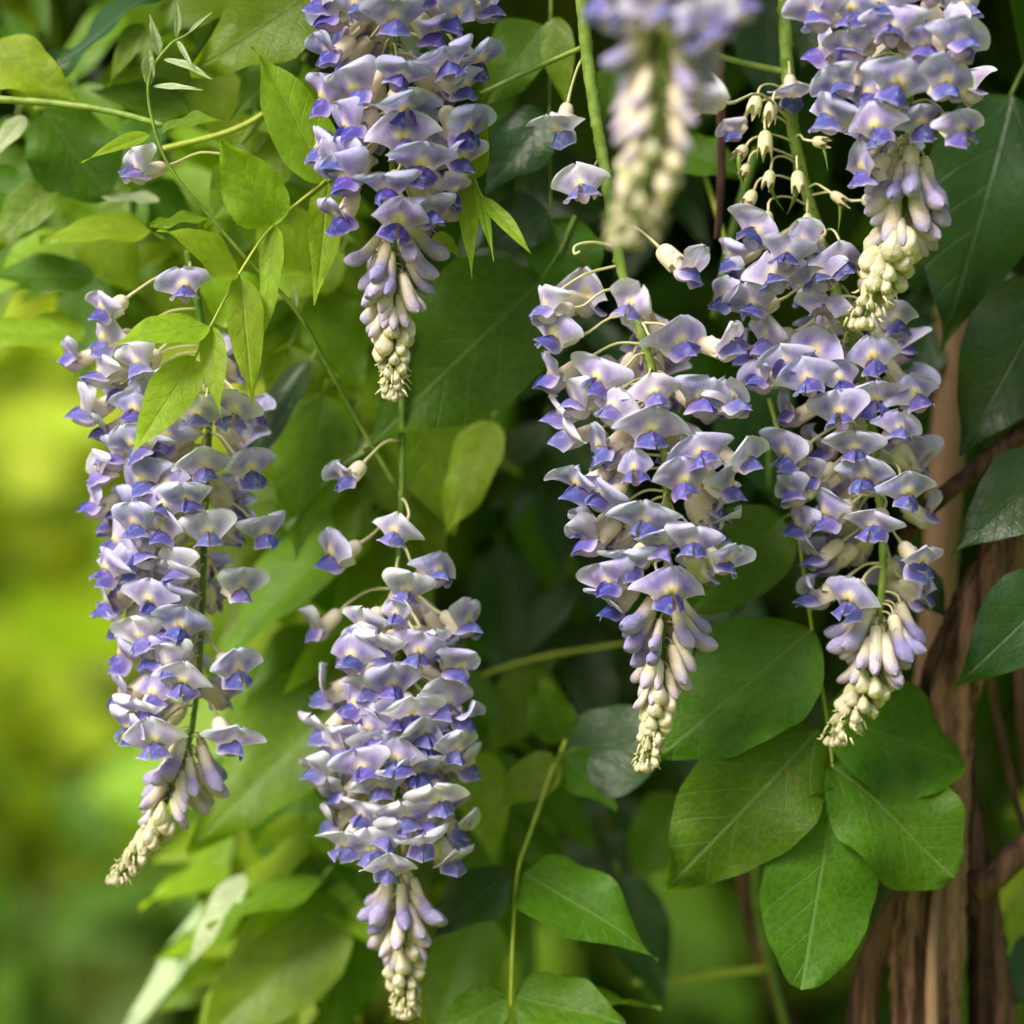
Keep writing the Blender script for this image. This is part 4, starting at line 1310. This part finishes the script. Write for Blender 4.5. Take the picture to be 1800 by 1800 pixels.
compound_leaf('soft yellow green leaf pair in the gap at far left under the round dark leaf', [(110, 470, .08), (130, 440, .08), (150, 400, .08)], [
    ((140, 430, .08), (-30, 520, .08), 120, dict(kind='ell', mat='young')), ((150, 400, .08), (250, 520, .08), 110, dict(kind='ell', mat='young'))], 'young', 3, 'stem')
compound_leaf('bright leaf group under the top edge behind the silvery shoot', [(420, -60, .075), (380, 20, .075), (330, 120, .075)], [
    ((400, -20, .075), (280, 60, .07), 100, dict(kind='ell', mat='mid')), ((340, 100, .075), (210, 215, .07), 105, dict(kind='ell', mat='mid')), ((350, 110, .075), (420, 280, .07), 110, dict(kind='ell', mat='young')), ((370, 40, .08), (470, 200, .08), 110, dict(kind='ell', mat='mature'))], 'mid', 3, 'stem')
compound_leaf('green leaf group low behind the light compound leaf by the shoot', [(610, 420, .08), (560, 520, .08), (500, 620, .08)], [
    ((600, 440, .08), (470, 540, .075), 110, dict(kind='ell', mat='young')), ((560, 520, .08), (640, 690, .075), 120, dict(kind='ell', mat='mid')), ((505, 610, .08), (560, 800, .075), 120, dict(kind='ell', mat='mid')), ((520, 430, .09), (370, 330, .085), 110, dict(kind='ell', mat='mid'))], 'mid', 3, 'stem')
compound_leaf('green leaf group filling the gap left of the single flower', [(60, 280, .09), (130, 300, .09), (240, 330, .09)], [
    ((60, 280, .09), (-60, 380, .09), 110, dict(kind='ell', mat='mature')), ((240, 330, .09), (120, 480, .085), 130, dict(kind='ell', mat='mid')), ((240, 330, .09), (360, 440, .09), 110, dict(kind='ell', mat='mature')), ((200, 290, .09), (310, 200, .09), 100, dict(kind='ell', mat='mature'))], 'mid', 3, 'stem')

# between the top centre raceme and the bare stem
compound_leaf('shaded compound leaf between the top centre raceme and the long bare stem',
    [(970, -60, .05), (968, 40, .05), (966, 200, .05), (968, 380, .05)], [
    ((955, 42, .05), (850, 190, .045), 120, dict(kind='ell')),
    ((962, 200, .05), (850, 345, .045), 120, dict(kind='ell', mat='dark')),
    ((962, 372, .05), (836, 440, .045), 115, dict(kind='ell', mat='dark')),
    ((970, 386, .05), (1020, 560, .045), 140, dict(kind='ell', mat='mature')),
    ((975, 30, .045), (1000, 205, .042), 62, dict(kind='acu', mat='mid', roll=.3))], 'mature', 3, 'stem')
compound_leaf('dark leaf with a long point below the blurred front raceme', [(1160, 230, .06), (1190, 262, .06)], [((1185, 260, .06), (1312, 312, .055), 95, dict(kind='acu')), ((1080, 120, .07), (1060, 230, .06), 80, dict(kind='ell', mat='mature'))], 'mature', 3, 'stem')
compound_leaf('shaded leaf between the bare stems at the top edge', [(1330, -40, .09), (1340, 0, .09)], [((1345, -10, .09), (1350, 210, .085), 110, dict(kind='ell')), ((1440, -30, .09), (1410, 120, .085), 90, dict(kind='ell'))], 'dark', 3, 'stem_dark')

# mid-ground leaves behind the racemes; the pale ones carry sky sheen as colour
def mid_leaf(label, b, t, w, mat, kind='ell', **k):
    s = (b[0] + (b[0] - t[0]) * 0.10, b[1] - 24, b[2])
    return compound_leaf(label, [s, b], [(b, t, w, dict(kind=kind, **k))], mat, 3, 'stem', 'soft leaves behind the racemes')


mid_leaf('bluish green folded leaf right of the left raceme', (545, 635, .055), (395, 900, .05), 90, 'dark', fold=.5, face=(-.6, -.8, .4))
mid_leaf('bright broad leaf between the left and bottom centre racemes', (570, 690, .07), (520, 985, .065), 150, 'mid')
mid_leaf('leaf with sky sheen painted pale behind the highest flower of the bottom centre raceme', (665, 760, .07), (500, 925, .065), 80, 'pale', face=(-.2, -.3, 1))
mid_leaf('yellow green leaf left of the dark hollow in the middle', (740, 690, .08), (800, 940, .075), 190, 'mid')
mid_leaf('small glowing yellow leaf at the edge of the dark hollow', (865, 740, .075), (785, 945, .07), 100, 'young', roll=.3)
mid_leaf('large soft leaf crossing behind the left flank of the bottom centre raceme', (650, 910, .10), (360, 1180, .085), 190, 'mid', face=(-.1, -.6, 1))
mid_leaf('large soft green leaf beside the bud tip of the left raceme', (640, 1180, .10), (330, 1500, .09), 220, 'mid')
mid_leaf('long soft leaf rising behind the buds of the left raceme', (590, 1100, .11), (420, 1330, .10), 150, 'mature')
mid_leaf('silvery leaf with painted sky sheen lying near the bottom edge at left', (400, 1570, .15), (205, 1840, .14), 78, 'pale', face=(-.3, -.5, 1), fold=.1)
mid_leaf('small pale leaf with painted sky sheen above the silvery one', (430, 1535, .10), (330, 1700, .095), 60, 'pale', face=(.2, -.4, 1))
mid_leaf('soft green leaf over the silvery leaf', (565, 1545, .10), (365, 1630, .09), 85, 'mid', face=(0, -.6, 1))
mid_leaf('broad bright leaf at the bottom edge left of centre', (600, 1590, .11), (340, 1850, .10), 190, 'mid')
mid_leaf('soft leaf standing behind the bud tip of the bottom centre raceme', (640, 1480, .12), (580, 1850, .11), 190, 'mature')
mid_leaf('light leaf right of the bottom centre raceme', (835, 1320, .10), (870, 1520, .095), 95, 'mid', kind='ell')
mid_leaf('soft leaf right of the bottom centre buds', (840, 1600, .12), (760, 1830, .11), 150, 'mature')
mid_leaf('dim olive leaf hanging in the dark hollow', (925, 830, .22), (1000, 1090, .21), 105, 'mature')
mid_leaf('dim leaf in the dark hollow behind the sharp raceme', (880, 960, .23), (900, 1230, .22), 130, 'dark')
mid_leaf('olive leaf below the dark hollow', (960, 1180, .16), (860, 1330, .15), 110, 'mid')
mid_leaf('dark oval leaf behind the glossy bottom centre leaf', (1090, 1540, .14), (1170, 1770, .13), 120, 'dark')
mid_leaf('dim leaf pointing down right of the big dark leaflet', (850, 640, .10), (885, 790, .095), 90, 'mature', kind='acu')
mid_leaf('soft leaf behind the top of the bottom centre raceme', (520, 900, .12), (620, 1110, .11), 150, 'mature')
mid_leaf('mid green leaf low between the left and bottom centre racemes', (480, 1380, .13), (560, 1600, .12), 150, 'mature')
mid_leaf('soft leaf above the five broad leaflets', (1180, 1110, .12), (1330, 1010, .11), 120, 'dark')
mid_leaf('dark leaf behind the right raceme', (1300, 640, .10), (1370, 900, .10), 150, 'dark')
mid_leaf('dark leaf between the right raceme and the cane', (1640, 560, .11), (1570, 720, .10), 100, 'dark')
mid_leaf('small dark leaf low on the right raceme beside the cane', (1590, 1000, .06), (1665, 1090, .055), 80, 'dark')
mid_leaf('soft olive leaf under the bud tip of the sharp raceme', (1200, 1400, .15), (1110, 1560, .15), 120, 'mature')


def stem(label, path, w, mat='stem'):
    pts = catmull([at(*p) for p in path], 6)
    o = tube_obj('vine_stem', pts, [w[0] * .5 * S, w[1] * .5 * S], MAT[mat], None, 8)
    tag(o, label, 'stem', 'green stems of the vine')
    return o


stem('green stem running in from the left edge to the silvery shoot', [(-40, 172, .02), (100, 182, .015), (200, 197, .01), (292, 222, .0)], (14, 11), 'stem')
stem('green stem crossing behind the light leaf up to the violet raceme', [(285, 262, .03), (400, 232, .03), (470, 195, .03), (560, 120, .035)], (11, 10), 'stem_yellow')
stem('green stem rising steeply behind the light pointed leaflet', [(425, 250, .045), (480, 180, .045), (540, 95, .045)], (13, 12), 'stem')
stem('thin green stem joining the violet raceme to the long bare stem', [(845, 165, .01), (930, 125, .008), (1022, 84, .004)], (9, 10), 'stem')
stem('short green stem joining the faded raceme from the left', [(1215, 82, .02), (1290, 106, .022), (1386, 128, .022)], (10, 13), 'stem')
stem('curled pale tendril on the bare stem above the sharp raceme', [(1080, 432, .004), (1040, 426, .0), (1012, 432, -.002), (1010, 446, -.003), (1020, 442, -.003)], (6, 5), 'pedicel')
stem('blurred yellowish stem crossing the dark hollow', [(850, 1185, .13), (950, 1155, .12), (1100, 1130, .11)], (8, 8), 'stem_yellow')
stem('blurred stem near the bottom edge right of centre', [(1110, 1728, .15), (1230, 1715, .15), (1350, 1702, .15)], (12, 12), 'stem_yellow')
stem('vertical green stem beside the slender brown stem', [(1325, 1480, .16), (1335, 1620, .16), (1385, 1820, .16)], (14, 14), 'stem_dark')
stem('yellow green stem rising below the blurred front raceme', [(1240, 310, .06), (1262, 380, .06), (1285, 470, .06)], (10, 12), 'stem_yellow')
stem('thick green stem in shade under the blurred front raceme', [(1330, 260, .08), (1290, 400, .08), (1255, 560, .08)], (16, 16), 'stem_dark')
stem('thin stem between the sharp raceme and the right one', [(1352, 760, .09), (1352, 860, .09)], (8, 8), 'stem_dark')


# layer of soft pinnate leaves filling in behind the racemes
lr = random.Random(19)


def pinnate(px, py, dy, ang, length, mats, label, group):
    """one hanging pinnate leaf; ang 0 hangs straight down, + swings its tip to the right"""
    n = lr.choice([2, 2, 3])
    dx, dz = math.sin(ang), math.cos(ang)
    tipd = lr.uniform(-0.02, 0.01)
    P = [(px, py, dy), (px + dx * length * .5, py + dz * length * .5 - 8, dy + tipd * .5), (px + dx * length, py + dz * length, dy + tipd)]
    mat = lr.choice(mats)
    lfs = []
    for k in range(n):
        f = 0.30 + 0.55 * k / max(1, n - 1)
        bx, by, bd = px + dx * length * f, py + dz * length * f - 6 * math.sin(f * 3.14), dy + tipd * f
        for sgn in (-1, 1):
            a = ang + sgn * lr.uniform(0.75, 1.15)
            l = lr.uniform(125, 200)
            lfs.append(((bx, by, bd), (bx + math.sin(a) * l, by + math.cos(a) * l + 18, bd + lr.uniform(-.025, .015)), l * lr.uniform(.34, .45), dict(kind=lr.choice(['ell', 'ell', 'acu']), roll=lr.uniform(-.35, .35), face=(lr.uniform(-.5, .3), -1, lr.uniform(.3, 1.2)))))
    l = lr.uniform(150, 215)
    lfs.append((P[2], (P[2][0] + dx * l, P[2][1] + dz * l, P[2][2] - .01), l * .46, dict(kind='ell', roll=lr.uniform(-.3, .3))))
    compound_leaf(label, P, lfs, mat, 3, 'stem', group, res=(7, 13))


G1 = 'soft pinnate leaves behind the left racemes'
for px, py, where in [
        (-20, 60, 'filling the very top left corner'), (90, 20, 'under the top edge beside the corner'), (230, 90, 'just left of the silvery shoot tip'), (330, 0, 'at the top edge above the silvery shoot'),
        (470, 60, 'between silvery shoot and violet raceme'), (40, 300, 'at the left edge level with the lone flower'), (150, 230, 'just left of the lone flower'), (300, 300, 'just right of the lone flower'),
        (430, 330, 'behind the upper leaflets of the light compound leaf'), (540, 250, 'against the left side of the violet raceme'), (20, 430, 'at the left edge above the left raceme'),
        (180, 420, 'right above the top flower of the left raceme'), (340, 420, 'behind the middle leaflets of the light compound leaf'), (500, 400, 'under the stalk of the light compound leaf'),
        (610, 470, 'beside the lilac buds of the violet raceme'), (560, 560, 'beside the pale bud tip of the violet raceme'), (640, 640, 'directly below the violet raceme tip'),
        (470, 560, 'right of the lowest leaflet of the light leaf'), (740, 620, 'behind the big dark leaflet'), (530, 760, 'right of the upper left raceme flowers'), (630, 830, 'behind the highest lilac flower of the bottom raceme'),
        (760, 760, 'under the big dark leaflet'), (520, 950, 'between left raceme and the bottom raceme top'), (620, 1010, 'behind the loose upper flowers of the bottom raceme'), (760, 960, 'right of the loose upper flowers of the bottom raceme'),
        (500, 1120, 'right of the middle of the left raceme'), (600, 1200, 'behind the left flank of the bottom raceme'), (480, 1260, 'right of the lowest open flower of the left raceme'), (570, 1350, 'left of the middle of the bottom raceme'),
        (460, 1400, 'right of the bud tip of the left raceme'), (540, 1500, 'left of the lowest flowers of the bottom raceme'), (640, 1420, 'behind the lowest flowers of the bottom raceme'), (420, 1540, 'above the long silvery leaf'),
        (600, 1640, 'left of the buds of the bottom raceme'), (500, 1660, 'at the bottom edge right of the silvery leaf'), (720, 1560, 'behind the buds of the bottom raceme'), (800, 1480, 'right of the lowest flowers of the bottom raceme'),
        (820, 1240, 'right of the middle of the bottom raceme'), (850, 1400, 'between bottom raceme and the glossy bottom leaf stalk'), (760, 1680, 'right of the bud tip of the bottom raceme'),
        (400, 1700, 'at the bottom edge behind the silvery leaf'), (880, 1620, 'behind the stalk of the glossy bottom leaf')]:
    pinnate(px + lr.uniform(-25, 25), py - 120, lr.uniform(.105, .20), lr.uniform(-.6, .25), lr.uniform(110, 190), ['mid', 'young', 'mid', 'mature', 'young'] if px < 700 else ['mid', 'mature', 'mature'], 'soft pinnate leaf ' + where, G1)
G2 = 'shaded pinnate leaves behind the right racemes'
for px, py, where in [
        (860, 60, 'right of the violet raceme at the top edge'), (930, 200, 'left of the two loose flowers on the bare stem'), (1080, 40, 'at the top edge behind the blurred front raceme'), (1180, 330, 'behind the tip of the blurred front raceme'),
        (1320, 120, 'behind the empty calyces'), (900, 420, 'left of the top of the sharp raceme'), (1050, 620, 'behind the upper flowers of the sharp raceme'), (1250, 560, 'between sharp raceme and faded raceme'),
        (1660, 120, 'behind the top right raceme at its right'), (1500, 60, 'behind the top right raceme at its left'), (980, 820, 'in the dark hollow left of the sharp raceme'), (1330, 900, 'between the lower flowers of the two right racemes'),
        (1270, 1180, 'behind the highest of the five broad leaflets'), (1020, 1080, 'at the foot of the dark hollow'), (1110, 1230, 'behind the bud tip of the sharp raceme'), (1640, 300, 'behind the very large dark leaf'),
        (1740, 520, 'at the right edge above the cane'), (960, 1420, 'behind the upper stalk of the glossy bottom leaf'), (1060, 1470, 'above the glossy bottom leaf')]:
    pinnate(px + lr.uniform(-25, 25), py - 100, lr.uniform(.15, .26), lr.uniform(-.5, .5), lr.uniform(110, 170), ['dark'] if 850 < px < 1150 and 350 < py < 1150 else ['mature', 'dark', 'dark'], 'shaded pinnate leaf ' + where, G2)  # leaves in the hollow are all dark green, its shade put into colour
